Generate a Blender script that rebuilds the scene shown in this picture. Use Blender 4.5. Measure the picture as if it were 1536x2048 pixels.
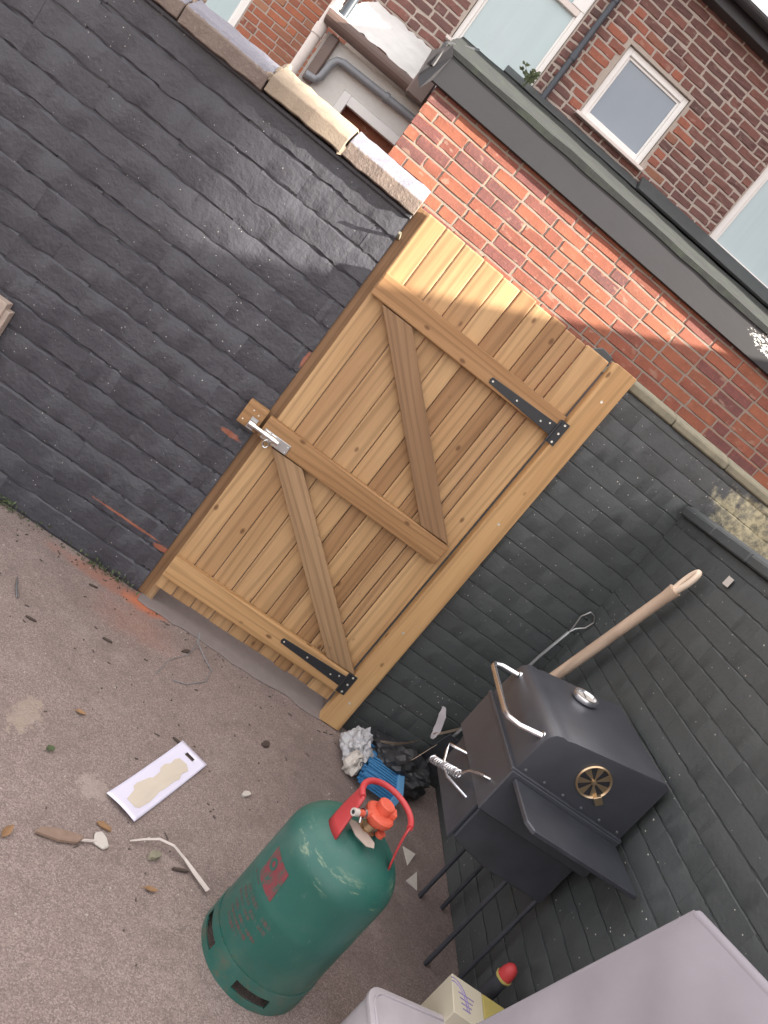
import bpy, bmesh, math, random
from mathutils import Vector, Matrix, Euler
random.seed(7)
R = math.radians
scene = bpy.context.scene
for o in list(bpy.data.objects):
    bpy.data.objects.remove(o)
COL = scene.collection

# ------------------------------------------------------------------ camera
CAM = Vector((0, 0, 1.62))
yaw, pitch, roll = R(11.1), R(12.4), R(38.7)
F = Vector((math.sin(yaw)*math.cos(pitch), math.cos(yaw)*math.cos(pitch), -math.sin(pitch)))
R0 = Vector((math.cos(yaw), -math.sin(yaw), 0)); U0 = R0.cross(F)
CR = math.cos(roll)*R0 + math.sin(roll)*U0
CU = -math.sin(roll)*R0 + math.cos(roll)*U0
cd = bpy.data.cameras.new('camera'); cam = bpy.data.objects.new('camera', cd); COL.objects.link(cam)
cam.matrix_world = Matrix(((CR.x, CU.x, -F.x, CAM.x), (CR.y, CU.y, -F.y, CAM.y), (CR.z, CU.z, -F.z, CAM.z), (0, 0, 0, 1)))
cd.sensor_fit = 'VERTICAL'; cd.sensor_height = 36; cd.lens = 1590/2048*36
cd.clip_start = 0.05; cd.clip_end = 3000
scene.camera = cam
scene.render.resolution_x = 768; scene.render.resolution_y = 1024

# ------------------------------------------------------------------ sky and sun
SUN = Vector((3.0, -1.0, 1.5)).normalized()          # towards the sun: low, from the right, slightly behind the camera
el = math.asin(SUN.z); az = math.atan2(SUN.x, SUN.y)
w = bpy.data.worlds.new('World'); scene.world = w; w.use_nodes = True
nt = w.node_tree; nt.nodes.clear()
sky = nt.nodes.new('ShaderNodeTexSky'); sky.sky_type = 'NISHITA'; sky.sun_disc = False
sky.sun_elevation = el; sky.sun_rotation = az; sky.air_density = 1.0; sky.dust_density = 2.0; sky.ozone_density = 1.0
bg = nt.nodes.new('ShaderNodeBackground'); bg.inputs['Strength'].default_value = 0.15
wo = nt.nodes.new('ShaderNodeOutputWorld')
# broken white cloud over the blue: the shade in the yard is lit by it
hs = nt.nodes.new('ShaderNodeHueSaturation'); hs.inputs['Saturation'].default_value = 0.6; hs.inputs['Value'].default_value = 0.6; nt.links.new(sky.outputs[0], hs.inputs['Color'])
wt = nt.nodes.new('ShaderNodeTexCoord'); wn = nt.nodes.new('ShaderNodeTexNoise'); wn.inputs['Scale'].default_value = 3.5; wn.inputs['Detail'].default_value = 6; wn.inputs['Roughness'].default_value = 0.6
nt.links.new(wt.outputs['Generated'], wn.inputs['Vector'])
wr = nt.nodes.new('ShaderNodeValToRGB'); wr.color_ramp.elements[0].position = 0.36; wr.color_ramp.elements[1].position = 0.58; nt.links.new(wn.outputs[0], wr.inputs[0])
wx = nt.nodes.new('ShaderNodeMix'); wx.data_type = 'RGBA'; wx.inputs[7].default_value = (3.9, 3.62, 3.42, 1)
nt.links.new(wr.outputs[0], wx.inputs[0]); nt.links.new(hs.outputs[0], wx.inputs[6])
nt.links.new(wx.outputs[2], bg.inputs['Color']); nt.links.new(bg.outputs[0], wo.inputs[0])
sd = bpy.data.lights.new('sun', 'SUN'); sd.energy = 4.6; sd.angle = R(0.5); sd.color = (1, 0.92, 0.8)
so = bpy.data.objects.new('sun', sd); COL.objects.link(so)
so.rotation_euler = SUN.to_track_quat('Z', 'Y').to_euler()
vs = scene.view_settings
vs.view_transform = 'Standard'; vs.look = 'None'; vs.gamma = 1.0; vs.use_curve_mapping = False
vs.exposure = 2.3
scene.render.engine = 'CYCLES'
scene.cycles.max_bounces = 5; scene.cycles.diffuse_bounces = 3; scene.cycles.glossy_bounces = 3; scene.cycles.transmission_bounces = 2; scene.cycles.caustics_reflective = False; scene.cycles.caustics_refractive = False

# ------------------------------------------------------------------ material helpers
class M:
    def __init__(s, name, rough=0.7, metal=0.0, spec=0.5):
        s.m = bpy.data.materials.new(name); s.m.use_nodes = True
        s.t = s.m.node_tree; s.b = s.t.nodes['Principled BSDF']
        s.b.inputs['Roughness'].default_value = rough; s.b.inputs['Metallic'].default_value = metal
        s.b.inputs['Specular IOR Level'].default_value = spec
        s.tc = s.t.nodes.new('ShaderNodeTexCoord'); s.oi = s.t.nodes.new('ShaderNodeObjectInfo')
    def L(s, a, b): s.t.links.new(a, b)
    def vec(s, scale=(1, 1, 1), rand=0.0, src='Object', loc=(0, 0, 0)):
        mp = s.t.nodes.new('ShaderNodeMapping'); mp.inputs['Scale'].default_value = scale; mp.inputs['Location'].default_value = loc
        v = s.tc.outputs[src]
        if rand:
            a = s.t.nodes.new('ShaderNodeVectorMath'); a.operation = 'MULTIPLY_ADD'
            c = s.t.nodes.new('ShaderNodeCombineXYZ')
            for i in range(3): s.L(s.oi.outputs['Random'], c.inputs[i])
            s.L(c.outputs[0], a.inputs[0]); a.inputs[1].default_value = (rand, rand*1.7, rand*0.6); s.L(v, a.inputs[2]); v = a.outputs[0]
        s.L(v, mp.inputs[0]); return mp.outputs[0]
    def world(s, scale=(1, 1, 1)):
        g = s.t.nodes.new('ShaderNodeNewGeometry'); mp = s.t.nodes.new('ShaderNodeMapping'); mp.inputs['Scale'].default_value = scale
        s.L(g.outputs['Position'], mp.inputs[0]); return mp.outputs[0]
    def noise(s, v, scale, detail=4, rough=0.55, dist=0.0):
        n = s.t.nodes.new('ShaderNodeTexNoise'); n.inputs['Scale'].default_value = scale; n.inputs['Detail'].default_value = detail
        n.inputs['Roughness'].default_value = rough; n.inputs['Distortion'].default_value = dist; s.L(v, n.inputs['Vector']); return n.outputs[0]
    def voro(s, v, scale, feat='F1', out='Distance', rnd=1.0):
        n = s.t.nodes.new('ShaderNodeTexVoronoi'); n.feature = feat; n.inputs['Scale'].default_value = scale
        n.inputs['Randomness'].default_value = rnd; s.L(v, n.inputs['Vector']); return n.outputs[out]
    def wave(s, v, scale, dist, detail=3, dscale=1.0, direction='X'):
        n = s.t.nodes.new('ShaderNodeTexWave'); n.bands_direction = direction; n.inputs['Scale'].default_value = scale; n.inputs['Distortion'].default_value = dist
        n.inputs['Detail'].default_value = detail; n.inputs['Detail Scale'].default_value = dscale; s.L(v, n.inputs['Vector']); return n.outputs['Fac']
    def ramp(s, f, stops, interp='LINEAR'):
        n = s.t.nodes.new('ShaderNodeValToRGB'); e = n.color_ramp.elements; n.color_ramp.interpolation = interp
        while len(e) < len(stops): e.new(0.5)
        for i, (p, c) in enumerate(stops):
            e[i].position = p
            if not isinstance(c, (tuple, list)): c = (c, c, c)
            e[i].color = (*c, 1)
        s.L(f, n.inputs[0]); return n.outputs[0]
    def mix(s, f, a, b, mode='MIX'):
        n = s.t.nodes.new('ShaderNodeMix'); n.data_type = 'RGBA'; n.blend_type = mode
        for k, x in ((0, f), (6, a), (7, b)):
            if isinstance(x, (int, float)) and k == 0: n.inputs[0].default_value = x
            elif isinstance(x, (int, float)): n.inputs[k].default_value = (x, x, x, 1)
            elif isinstance(x, tuple): n.inputs[k].default_value = (*x, 1)
            else: s.L(x, n.inputs[k])
        return n.outputs[2]
    def math(s, op, a, b=0.0, c=None, clamp=False):
        n = s.t.nodes.new('ShaderNodeMath'); n.operation = op; n.use_clamp = clamp
        for i, x in enumerate((a, b, c)):
            if x is None: continue
            if isinstance(x, (int, float)): n.inputs[i].default_value = x
            else: s.L(x, n.inputs[i])
        return n.outputs[0]
    def xyz(s, v):
        n = s.t.nodes.new('ShaderNodeSeparateXYZ'); s.L(v, n.inputs[0]); return n.outputs
    def col(s, c):
        if isinstance(c, tuple): s.b.inputs['Base Color'].default_value = (*c, 1)
        else: s.L(c, s.b.inputs['Base Color'])
        return s
    def rough(s, f): s.L(f, s.b.inputs['Roughness']); return s
    def bump(s, h, strength=0.5, dist=0.005, prev=None):
        n = s.t.nodes.new('ShaderNodeBump'); n.inputs['Strength'].default_value = strength; n.inputs['Distance'].default_value = dist
        s.L(h, n.inputs['Height'])
        if prev is not None: s.L(prev, n.inputs['Normal'])
        s.L(n.outputs[0], s.b.inputs['Normal']); return n.outputs[0]
    def blob(s, p, centre, size, soft=0.35, nscale=9.0, namp=0.5):
        """0..1 mask: an irregular stain of given half-size round a world position"""
        a = s.t.nodes.new('ShaderNodeVectorMath'); a.operation = 'SUBTRACT'; s.L(p, a.inputs[0]); a.inputs[1].default_value = centre
        d = s.t.nodes.new('ShaderNodeVectorMath'); d.operation = 'DIVIDE'; s.L(a.outputs[0], d.inputs[0]); d.inputs[1].default_value = size
        l = s.t.nodes.new('ShaderNodeVectorMath'); l.operation = 'LENGTH'; s.L(d.outputs[0], l.inputs[0])
        n = s.noise(p, nscale, 5, 0.65)
        v = s.math('MULTIPLY_ADD', n, namp*2, l.outputs['Value']); v = s.math('SUBTRACT', v, namp)
        return s.ramp(v, [(1-soft, 1.0), (1.0, 0.0)])

def simple(name, c, rough=0.6, metal=0.0, var=0.12, nscale=25, bump=0.15, spec=0.5):
    m = M(name, rough, metal, spec); v = m.vec(rand=7.0); n = m.noise(v, nscale, 4)
    m.col(m.mix(n, tuple(x*(1-var) for x in c), tuple(min(1, x*(1+var)) for x in c)))
    if bump: m.bump(m.noise(v, nscale*3, 5), bump, 0.002)
    return m.m

MAT = {}
def wood(name, light, dark, knot=True, grain=1.0):
    m = M(name, 0.6, 0, 0.35); v = m.vec((1, 1, 0.09), rand=13.0)
    big = m.noise(v, 11, 3, 0.6, 0.5)
    rings = m.wave(m.vec((1, 1, 0.05), rand=11.0), 6.5*grain, 11.0, 2, 1.3)
    fine = m.noise(m.vec((1, 1, 0.016), rand=5.0), 260, 2, 0.7)
    c = m.mix(m.ramp(big, [(0.3, 0), (0.7, 1)]), light, dark)
    c = m.mix(m.math('MULTIPLY', m.ramp(rings, [(0.6, 0.0), (0.97, 1.0)]), 0.38), c, tuple(x*0.5 for x in dark))
    c = m.mix(m.math('MULTIPLY', m.ramp(fine, [(0.35, 0), (0.75, 1)]), 0.32), c, tuple(x*0.6 for x in dark))
    tone = m.ramp(m.oi.outputs['Random'], [(0, (0.70, 0.63, 0.57)), (0.35, (0.92, 0.88, 0.85)), (0.7, (1.02, 1.02, 1.0)), (1, (1.16, 1.17, 1.12))])
    c = m.mix(1.0, c, tone, 'MULTIPLY')
    if knot:
        d = m.voro(m.vec((1, 1, 0.6), rand=9.0), 11.0)
        k = m.ramp(d, [(0.05, 1.0), (0.085, 0.6), (0.115, 0.0)])
        c = m.mix(m.math('MULTIPLY', k, 0.8), c, (0.115, 0.05, 0.022))
    m.col(c)
    m.bump(m.math('ADD', m.math('MULTIPLY', fine, 0.6), m.math('MULTIPLY', rings, 0.4)), 0.35, 0.0016)
    return m.m
MAT['board'] = wood('board_timber', (0.53, 0.34, 0.178), (0.40, 0.235, 0.115))
MAT['rail'] = wood('rail_timber', (0.53, 0.33, 0.165), (0.40, 0.225, 0.10), True, 1.3)
MAT['post'] = wood('post_timber', (0.55, 0.345, 0.17), (0.43, 0.245, 0.11), True, 0.8)
MAT['brace'] = wood('brace_timber', (0.41, 0.265, 0.15), (0.28, 0.168, 0.09), True, 1.5)
MAT['pale_wood'] = wood('pale_handle_wood', (0.86, 0.72, 0.60), (0.78, 0.62, 0.49), False, 0.6)

def black_paint(name='black_masonry_paint', stains=(), sunlit_bare=False, chips=True, ca=(0.044, 0.044, 0.054), cb=(0.062, 0.062, 0.075), lump=0.55):
    m = M(name, 0.5, 0, 0.5)
    p = m.world()
    n1 = m.noise(p, 3.0, 2); n2 = m.noise(p, 55, 3, 0.65)
    c = m.mix(n1, ca, cb)
    c = m.mix(m.math('MULTIPLY', m.ramp(n2, [(0.5, 0), (0.75, 1)]), 0.3), c, (0.085, 0.085, 0.092))
    if chips:      # chips of exposed white, each a small speck
        sp = m.voro(m.world((1.5, 1, 1.5)), 26)
        m1 = m.math('LESS_THAN', sp, m.math('MULTIPLY', m.ramp(n1, [(0.34, 0.2), (0.7, 1.0)]), 0.10))
        c = m.mix(m.math('MULTIPLY', m1, 0.85), c, (0.62, 0.6, 0.55))
    for cen, size in stains:      # bare brick where the paint has come off
        c = m.mix(m.blob(p, cen, size, 0.3, 40, 0.55), c, (0.29, 0.105, 0.065))
    if sunlit_bare:      # bare patch beyond the side wall, its sunlight painted in as yellow
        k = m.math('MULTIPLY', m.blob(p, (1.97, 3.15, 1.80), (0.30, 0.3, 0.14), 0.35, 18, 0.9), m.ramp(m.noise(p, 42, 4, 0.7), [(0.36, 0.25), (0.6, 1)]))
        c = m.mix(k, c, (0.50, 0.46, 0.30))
    m.col(c); m.b.inputs['Roughness'].default_value = 0.5
    h = m.math('ADD', m.noise(p, 15, 4, 0.62), m.math('MULTIPLY', n2, 0.28))
    m.bump(h, lump, 0.014)
    return m.m
GLARE_GREY = dict(ca=(0.056, 0.062, 0.064), cb=(0.078, 0.086, 0.087), lump=0.3)      # right-hand walls: lens glare put into the colour as a lighter grey
MAT['black'] = black_paint(**GLARE_GREY)
MAT['black_left'] = black_paint('black_paint_left_wall', (((-0.07, 3.15, 0.80), (0.05, 0.3, 0.014)), ((-0.006, 3.15, 1.22), (0.012, 0.3, 0.04)), ((-0.20, 3.15, 0.245), (0.19, 0.3, 0.006)), ((-0.02, 3.15, 0.225), (0.05, 0.3, 0.016))))
MAT['black_right'] = black_paint('black_paint_right_wall', (), True, True, **GLARE_GREY)

def brick_mat(name, stops, pale, pale_amt, soot=0.3):
    m = M(name, 0.85, 0, 0.3); v = m.vec(rand=19.0)
    g = m.t.nodes.new('ShaderNodeNewGeometry')
    r = m.math('FRACT', m.math('ADD', m.oi.outputs['Random'], g.outputs['Random Per Island']))
    c = m.ramp(r, stops)
    n = m.noise(v, 14, 4, 0.6); n2 = m.noise(v, 90, 4, 0.7)
    c = m.mix(m.math('MULTIPLY', m.ramp(n, [(0.4, 0), (0.7, 1)]), soot), c, (0.05, 0.035, 0.032))
    c = m.mix(m.math('MULTIPLY', m.ramp(n2, [(0.5, 0), (0.72, 1)]), 0.35), c, tuple(x*1.6 for x in stops[1][1]))
    pl = m.math('MULTIPLY', m.ramp(m.noise(m.world((1, 1, 1.5)), 13, 3, 0.5), [(0.62, 0), (0.68, 1)]), pale_amt)
    c = m.mix(pl, c, pale)
    m.col(c); m.bump(m.math('ADD', n2, n), 0.5, 0.004)
    return m.m
MAT['red_brick'] = brick_mat('red_brick', [(0, (0.23, 0.085, 0.066)), (0.3, (0.30, 0.105, 0.068)), (0.6, (0.34, 0.13, 0.075)), (0.8, (0.21, 0.085, 0.078)), (1, (0.165, 0.078, 0.074))], (0.38, 0.25, 0.19), 0.55, 0.25)
MAT['dark_brick'] = brick_mat('weathered_brick', [(0, (0.15, 0.080, 0.072)), (0.35, (0.19, 0.092, 0.078)), (0.65, (0.13, 0.076, 0.072)), (0.85, (0.225, 0.10, 0.08)), (1, (0.10, 0.066, 0.064))], (0.3, 0.22, 0.19), 0.3, 0.35)
MAT['orange_brick'] = brick_mat('newer_brick', [(0, (0.28, 0.11, 0.078)), (0.4, (0.32, 0.12, 0.08)), (0.75, (0.23, 0.095, 0.075)), (1, (0.26, 0.135, 0.085))], (0.4, 0.3, 0.24), 0.3, 0.2)
MAT['far_brick'] = brick_mat('far_house_brick', [(0, (0.34, 0.13, 0.08)), (0.4, (0.42, 0.16, 0.09)), (0.7, (0.26, 0.11, 0.08)), (1, (0.38, 0.2, 0.12))], (0.5, 0.4, 0.3), 0.4, 0.2)

def mortar(name, a, b):
    m = M(name, 0.92, 0, 0.2); p = m.world(); n = m.noise(p, 18, 5, 0.7)
    m.col(m.mix(n, a, b)); m.bump(m.noise(p, 130, 5, 0.7), 0.6, 0.004); return m.m
MAT['mortar'] = mortar('grey_mortar', (0.25, 0.205, 0.165), (0.36, 0.30, 0.25))
MAT['light_mortar'] = mortar('light_mortar', (0.34, 0.295, 0.26), (0.47, 0.41, 0.36))
MAT['render'] = mortar('white_render', (0.62, 0.60, 0.57), (0.78, 0.76, 0.73))
MAT['crumbly'] = mortar('crumbling_mortar', (0.13, 0.125, 0.10), (0.34, 0.31, 0.22))
MAT['stone'] = mortar('coping_stone', (0.24, 0.195, 0.15), (0.38, 0.31, 0.24))
MAT['blue_tile'] = simple('blue_grey_coping', (0.17, 0.165, 0.20), 0.38, 0, 0.4, 16, 0.7)

def concrete():
    m = M('yard_concrete', 0.9, 0, 0.25); p = m.world()
    n1 = m.noise(p, 2.0, 4, 0.6); n2 = m.noise(p, 150, 3, 0.7); n3 = m.noise(p, 16, 5, 0.6)
    c = m.mix(n1, (0.225, 0.172, 0.155), (0.335, 0.265, 0.245))
    c = m.mix(m.math('MULTIPLY', m.ramp(n3, [(0.38, 0), (0.7, 1)]), 0.4), c, (0.19, 0.148, 0.135))
    sp = m.voro(p, 300, 'F1', 'Color'); g = m.xyz(sp)[0]
    c = m.mix(m.math('MULTIPLY', m.ramp(g, [(0.0, 1), (0.28, 1), (0.34, 0)]), 0.42), c, (0.10, 0.078, 0.076))
    c = m.mix(m.math('MULTIPLY', m.ramp(g, [(0.78, 0), (0.84, 1)]), 0.35), c, (0.47, 0.40, 0.37))
    # brick dust swept out by the gate jamb, dried mortar smears, a darker area in the corner
    c = m.mix(m.math('MULTIPLY', m.blob(p, (-0.10, 3.09, 0), (0.36, 0.075, 1), 0.6, 11, 0.5), 0.55), c, (0.36, 0.14, 0.085))
    c = m.mix(m.math('MULTIPLY', m.blob(p, (0.055, 3.09, 0), (0.12, 0.075, 1), 0.6, 16, 0.5), 0.85), c, (0.55, 0.18, 0.09))
    c = m.mix(m.math('MULTIPLY', m.blob(p, (0.06, 2.92, 0), (0.26, 0.16, 1), 0.8, 9, 0.6), 0.28), c, (0.38, 0.16, 0.10))
    c = m.mix(m.math('MULTIPLY', m.blob(p, (0.235, 2.0, 0), (0.06, 0.055, 1), 0.3, 34, 1.1), 0.4), c, (0.45, 0.38, 0.34))
    c = m.mix(m.math('MULTIPLY', m.blob(p, (-0.05, 2.12, 0), (0.05, 0.1, 1), 0.3, 34, 1.1), 0.45), c, (0.42, 0.34, 0.27))
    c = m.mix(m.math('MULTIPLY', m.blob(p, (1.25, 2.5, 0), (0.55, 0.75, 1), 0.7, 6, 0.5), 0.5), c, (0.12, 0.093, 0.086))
    st = m.ramp(m.noise(p, 6.5, 5, 0.7), [(0.50, 0), (0.60, 1)]); c = m.mix(m.math('MULTIPLY', st, 0.22), c, (0.15, 0.115, 0.105))
    st = m.ramp(m.noise(m.world((1, 1.4, 1)), 4.2, 6, 0.72), [(0.56, 0), (0.62, 1)]); c = m.mix(m.math('MULTIPLY', st, 0.18), c, (0.40, 0.34, 0.315))
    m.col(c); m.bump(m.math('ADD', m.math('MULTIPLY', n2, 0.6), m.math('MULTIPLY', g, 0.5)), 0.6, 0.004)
    return m.m
MAT['concrete'] = concrete()
MAT['threshold'] = mortar('threshold_cement', (0.20, 0.17, 0.162), (0.29, 0.25, 0.24))
MAT['asphalt'] = mortar('alley_surface', (0.10, 0.095, 0.09), (0.17, 0.16, 0.15))
MAT['upvc'] = simple('white_window_plastic', (0.78, 0.77, 0.75), 0.35, 0, 0.04, 6, 0.0)
MAT['sill'] = simple('sill_paint', (0.66, 0.60, 0.56), 0.5, 0, 0.08, 20, 0.1)
MAT['grey_frame'] = simple('grey_galvanised', (0.45, 0.46, 0.47), 0.35, 0.9, 0.2, 60, 0.1)
MAT['zinc'] = simple('bright_zinc', (0.75, 0.76, 0.76), 0.18, 1.0, 0.06, 30, 0.05)
MAT['chrome'] = simple('chromed_steel', (0.83, 0.83, 0.86), 0.27, 1.0, 0.03, 20, 0.0)
MAT['brass'] = simple('dull_brass', (0.56, 0.42, 0.27), 0.34, 0.9, 0.12, 40, 0.1)
MAT['hinge'] = simple('black_hinge_paint', (0.022, 0.024, 0.028), 0.42, 0, 0.2, 80, 0.2)
MAT['screw'] = simple('screw_steel', (0.80, 0.78, 0.70), 0.3, 0.6, 0.05, 20, 0.0)
MAT['bitumen'] = simple('bitumen_black', (0.035, 0.034, 0.038), 0.45, 0, 0.2, 30, 0.3)
MAT['lead'] = simple('grey_lead', (0.06, 0.068, 0.07), 0.55, 0, 0.25, 14, 0.4)
MAT['dark_pipe'] = simple('dark_blue_pipe', (0.045, 0.055, 0.07), 0.4, 0, 0.15, 15, 0.1)
MAT['grey_pipe'] = simple('grey_pipe', (0.24, 0.25, 0.27), 0.45, 0, 0.12, 15, 0.1)
MAT['brown_pipe'] = simple('brown_pipe', (0.16, 0.11, 0.095), 0.45, 0, 0.12, 15, 0.1)
MAT['dark_void'] = simple('dark_interior', (0.02, 0.02, 0.02), 0.8, 0, 0.1, 5, 0)

def felt(name, a, b, green=0.25):
    m = M(name, 0.9, 0, 0.25); p = m.world(); n = m.noise(p, 5, 5, 0.65)
    c = m.mix(n, a, b); c = m.mix(m.math('MULTIPLY', m.ramp(m.noise(p, 9, 4), [(0.5, 0), (0.66, 1)]), green), c, (0.085, 0.12, 0.07))
    m.col(c); m.bump(m.noise(p, 120, 4), 0.5, 0.005); return m.m
MAT['felt'] = felt('roofing_felt', (0.020, 0.022, 0.023), (0.040, 0.043, 0.042), 0.2)
MAT['pale_felt'] = felt('pale_roof_felt', (0.46, 0.45, 0.44), (0.66, 0.65, 0.63), 0.0)
MAT['slate'] = felt('roof_slate', (0.06, 0.065, 0.075), (0.11, 0.115, 0.125), 0.1)

def fascia():
    m = M('black_fascia_paint', 0.45); p = m.world()
    c = m.mix(m.noise(p, 6, 4), (0.018, 0.018, 0.021), (0.028, 0.028, 0.032))
    f = m.math('MULTIPLY', m.blob(p, (2.06, 4.4, 2.665), (0.22, 0.5, 0.05), 0.2, 30, 1.1), m.ramp(m.noise(m.world((1, 1, 3)), 38, 3), [(0.5, 0), (0.53, 1)]))
    m.col(m.mix(f, c, (0.78, 0.76, 0.72))); m.bump(m.noise(m.world((0.2, 1, 1)), 90, 3), 0.2, 0.002); return m.m
MAT['fascia'] = fascia()

def glass(name, tint, folds=0.0):
    """a pane with a net curtain close behind it, or with reflected sky put into its tint: flat clear coat over a soft folded layer"""
    m = M(name, 0.8, 0, 0.2); n = m.noise(m.world((1, 1, 0.15)), 4, 3); wv = m.noise(m.world((1, 1, 0.04)), 9.0, 2)
    c = m.mix(n, tuple(x*0.82 for x in tint), tint)
    if folds: c = m.mix(m.math('MULTIPLY', wv, folds), c, tuple(x*0.72 for x in tint)); m.bump(wv, 0.3, 0.03)
    m.col(c); m.b.inputs['Coat Weight'].default_value = 1.0; m.b.inputs['Coat Roughness'].default_value = 0.015; m.b.inputs['Coat IOR'].default_value = 1.6
    return m.m
MAT['glass_pale'] = glass('pane_with_net_curtain', (0.46, 0.58, 0.60), 0.55)
MAT['glass_blue'] = glass('pane_blue_grey', (0.20, 0.25, 0.31))  # reflected sky put into the pane colour as blue-grey
def clear_glass():
    m = M('clear_glass', 0.02, 0, 0.5); m.b.inputs['Transmission Weight'].default_value = 1.0; m.b.inputs['IOR'].default_value = 1.45
    m.col((0.9, 0.95, 0.95)); return m.m
MAT['curtain'] = simple('net_curtain', (0.62, 0.72, 0.73), 0.9, 0, 0.05, 3, 0.0)

def cylinder_paint():
    m = M('green_cylinder_paint', 0.36, 0, 0.5); v = m.vec()
    n = m.noise(v, 7, 4); x, y, z = m.xyz(v)
    c = m.mix(n, (0.016, 0.088, 0.072), (0.026, 0.125, 0.10))
    sc = m.ramp(m.noise(m.vec((5, 5, 22)), 1.8, 5, 0.7), [(0.56, 0), (0.66, 1)])
    band = m.ramp(z, [(0.385, 0), (0.405, 1), (0.445, 1), (0.465, 0)])
    c = m.mix(m.math('MULTIPLY', m.math('MULTIPLY', sc, band), 0.7), c, (0.30, 0.37, 0.24))
    fn = m.ramp(m.noise(m.vec((34, 34, 9)), 2.0, 5, 0.8), [(0.62, 0), (0.68, 1)])
    c = m.mix(m.math('MULTIPLY', fn, 0.3), c, (0.15, 0.22, 0.18))
    low = m.ramp(z, [(0.0, 1.0), (0.10, 0.35), (0.16, 0.0)])                       # dust and rust worn into the foot ring
    ru = m.math('MULTIPLY', m.ramp(m.noise(v, 26, 5, 0.7), [(0.5, 0), (0.66, 1)]), low)
    c = m.mix(m.math('MULTIPLY', ru, 0.6), c, (0.13, 0.075, 0.045))
    pits = m.math('LESS_THAN', m.voro(v, 42), 0.06); c = m.mix(m.math('MULTIPLY', pits, 0.6), c, (0.11, 0.07, 0.05))
    dust = m.ramp(m.noise(v, 3.5, 4, 0.6), [(0.45, 0), (0.75, 1)]); c = m.mix(m.math('MULTIPLY', dust, 0.16), c, (0.30, 0.28, 0.25))
    m.col(c); m.rough(m.ramp(m.noise(v, 9, 4), [(0.3, 0.3), (0.7, 0.52)])); m.bump(m.noise(v, 26, 3), 0.10, 0.004); return m.m
MAT['cyl'] = cylinder_paint()
MAT['red_plastic'] = simple('red_handle_paint', (0.46, 0.045, 0.05), 0.42, 0, 0.12, 20, 0.05)
MAT['orange_plastic'] = simple('orange_regulator', (0.60, 0.10, 0.055), 0.5, 0, 0.2, 20, 0.08)
def worn_print(name, c, amt):
    m = M(name, 0.55); v = m.vec(); k = m.ramp(m.noise(m.vec((1, 1, 0.6)), 38, 5, 0.75), [(0.5-amt*0.1, 0), (0.62, 1)])
    m.col(m.mix(k, m.mix(m.noise(v, 12, 3), c, tuple(x*0.75 for x in c)), (0.022, 0.105, 0.085))); return m.m
MAT['decal'] = worn_print('faded_red_print', (0.24, 0.05, 0.062), 0.2)
MAT['decal_dim'] = worn_print('worn_red_lettering', (0.125, 0.07, 0.068), 1.0)
MAT['tag'] = simple('grey_tag', (0.42, 0.34, 0.29), 0.7, 0, 0.2, 40, 0.2)
MAT['steel_black'] = simple('black_enamel', (0.050, 0.053, 0.064), 0.38, 0, 0.4, 7, 0.12, 0.9)
MAT['steel_dark'] = simple('dark_sheet_steel', (0.058, 0.062, 0.076), 0.40, 0.25, 0.45, 11, 0.15, 0.9)
MAT['card_white'] = simple('lilac_white_card', (0.70, 0.68, 0.82), 0.6, 0, 0.04, 8, 0.05)
MAT['card_cream'] = simple('cream_card_core', (0.60, 0.53, 0.44), 0.8, 0, 0.06, 12, 0.1)
MAT['white'] = simple('white_scrap', (0.52, 0.48, 0.44), 0.7, 0, 0.1, 60, 0.2)
MAT['plastic_strip'] = simple('pale_plastic_strip', (0.52, 0.46, 0.43), 0.4, 0, 0.08, 60, 0.0)
MAT['dark_twig'] = simple('dark_splinter', (0.07, 0.05, 0.042), 0.8, 0, 0.3, 50, 0.3)
MAT['brown_wood'] = simple('old_brown_wood', (0.24, 0.165, 0.125), 0.8, 0, 0.25, 50, 0.4)
MAT['grit'] = simple('grit_brown', (0.10, 0.078, 0.07), 0.85, 0, 0.4, 8, 0.2)
MAT['crumb'] = simple('mortar_crumb', (0.42, 0.37, 0.33), 0.85, 0, 0.2, 30, 0.2)
MAT['leaf'] = simple('dead_leaf', (0.26, 0.15, 0.075), 0.8, 0, 0.3, 60, 0.2)
MAT['green'] = simple('weed_leaf', (0.075, 0.10, 0.045), 0.7, 0, 0.4, 60, 0.1)
MAT['blue'] = simple('blue_bristle', (0.045, 0.19, 0.40), 0.5, 0, 0.2, 40, 0.1)
MAT['blue_bar'] = simple('blue_plastic', (0.13, 0.33, 0.58), 0.4, 0, 0.1, 20, 0.05)
MAT['sack'] = simple('black_sack', (0.032, 0.032, 0.036), 0.45, 0, 0.3, 14, 0.3)
MAT['kraft'] = simple('torn_kraft_paper', (0.60, 0.46, 0.35), 0.85, 0, 0.12, 50, 0.3)
MAT['bagfoil'] = simple('silver_grey_wrapper', (0.44, 0.44, 0.46), 0.38, 0, 0.2, 14, 0.1)
MAT['ink'] = simple('black_ink', (0.02, 0.02, 0.025), 0.6, 0, 0.1, 10, 0)
MAT['fabric'] = simple('lilac_grey_fabric', (0.31, 0.285, 0.315), 0.85, 0, 0.12, 7, 0.3)
MAT['seam'] = simple('fabric_seam', (0.30, 0.28, 0.32), 0.85, 0, 0.06, 60, 0.2)
MAT['tub'] = simple('white_tub_plastic', (0.50, 0.46, 0.49), 0.45, 0, 0.16, 14, 0.1)
MAT['yellow'] = simple('yellow_card', (0.55, 0.46, 0.15), 0.5, 0, 0.1, 10, 0.05)
MAT['leaflet'] = simple('cream_leaflet', (0.70, 0.64, 0.50), 0.5, 0, 0.05, 10, 0.05)
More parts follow.
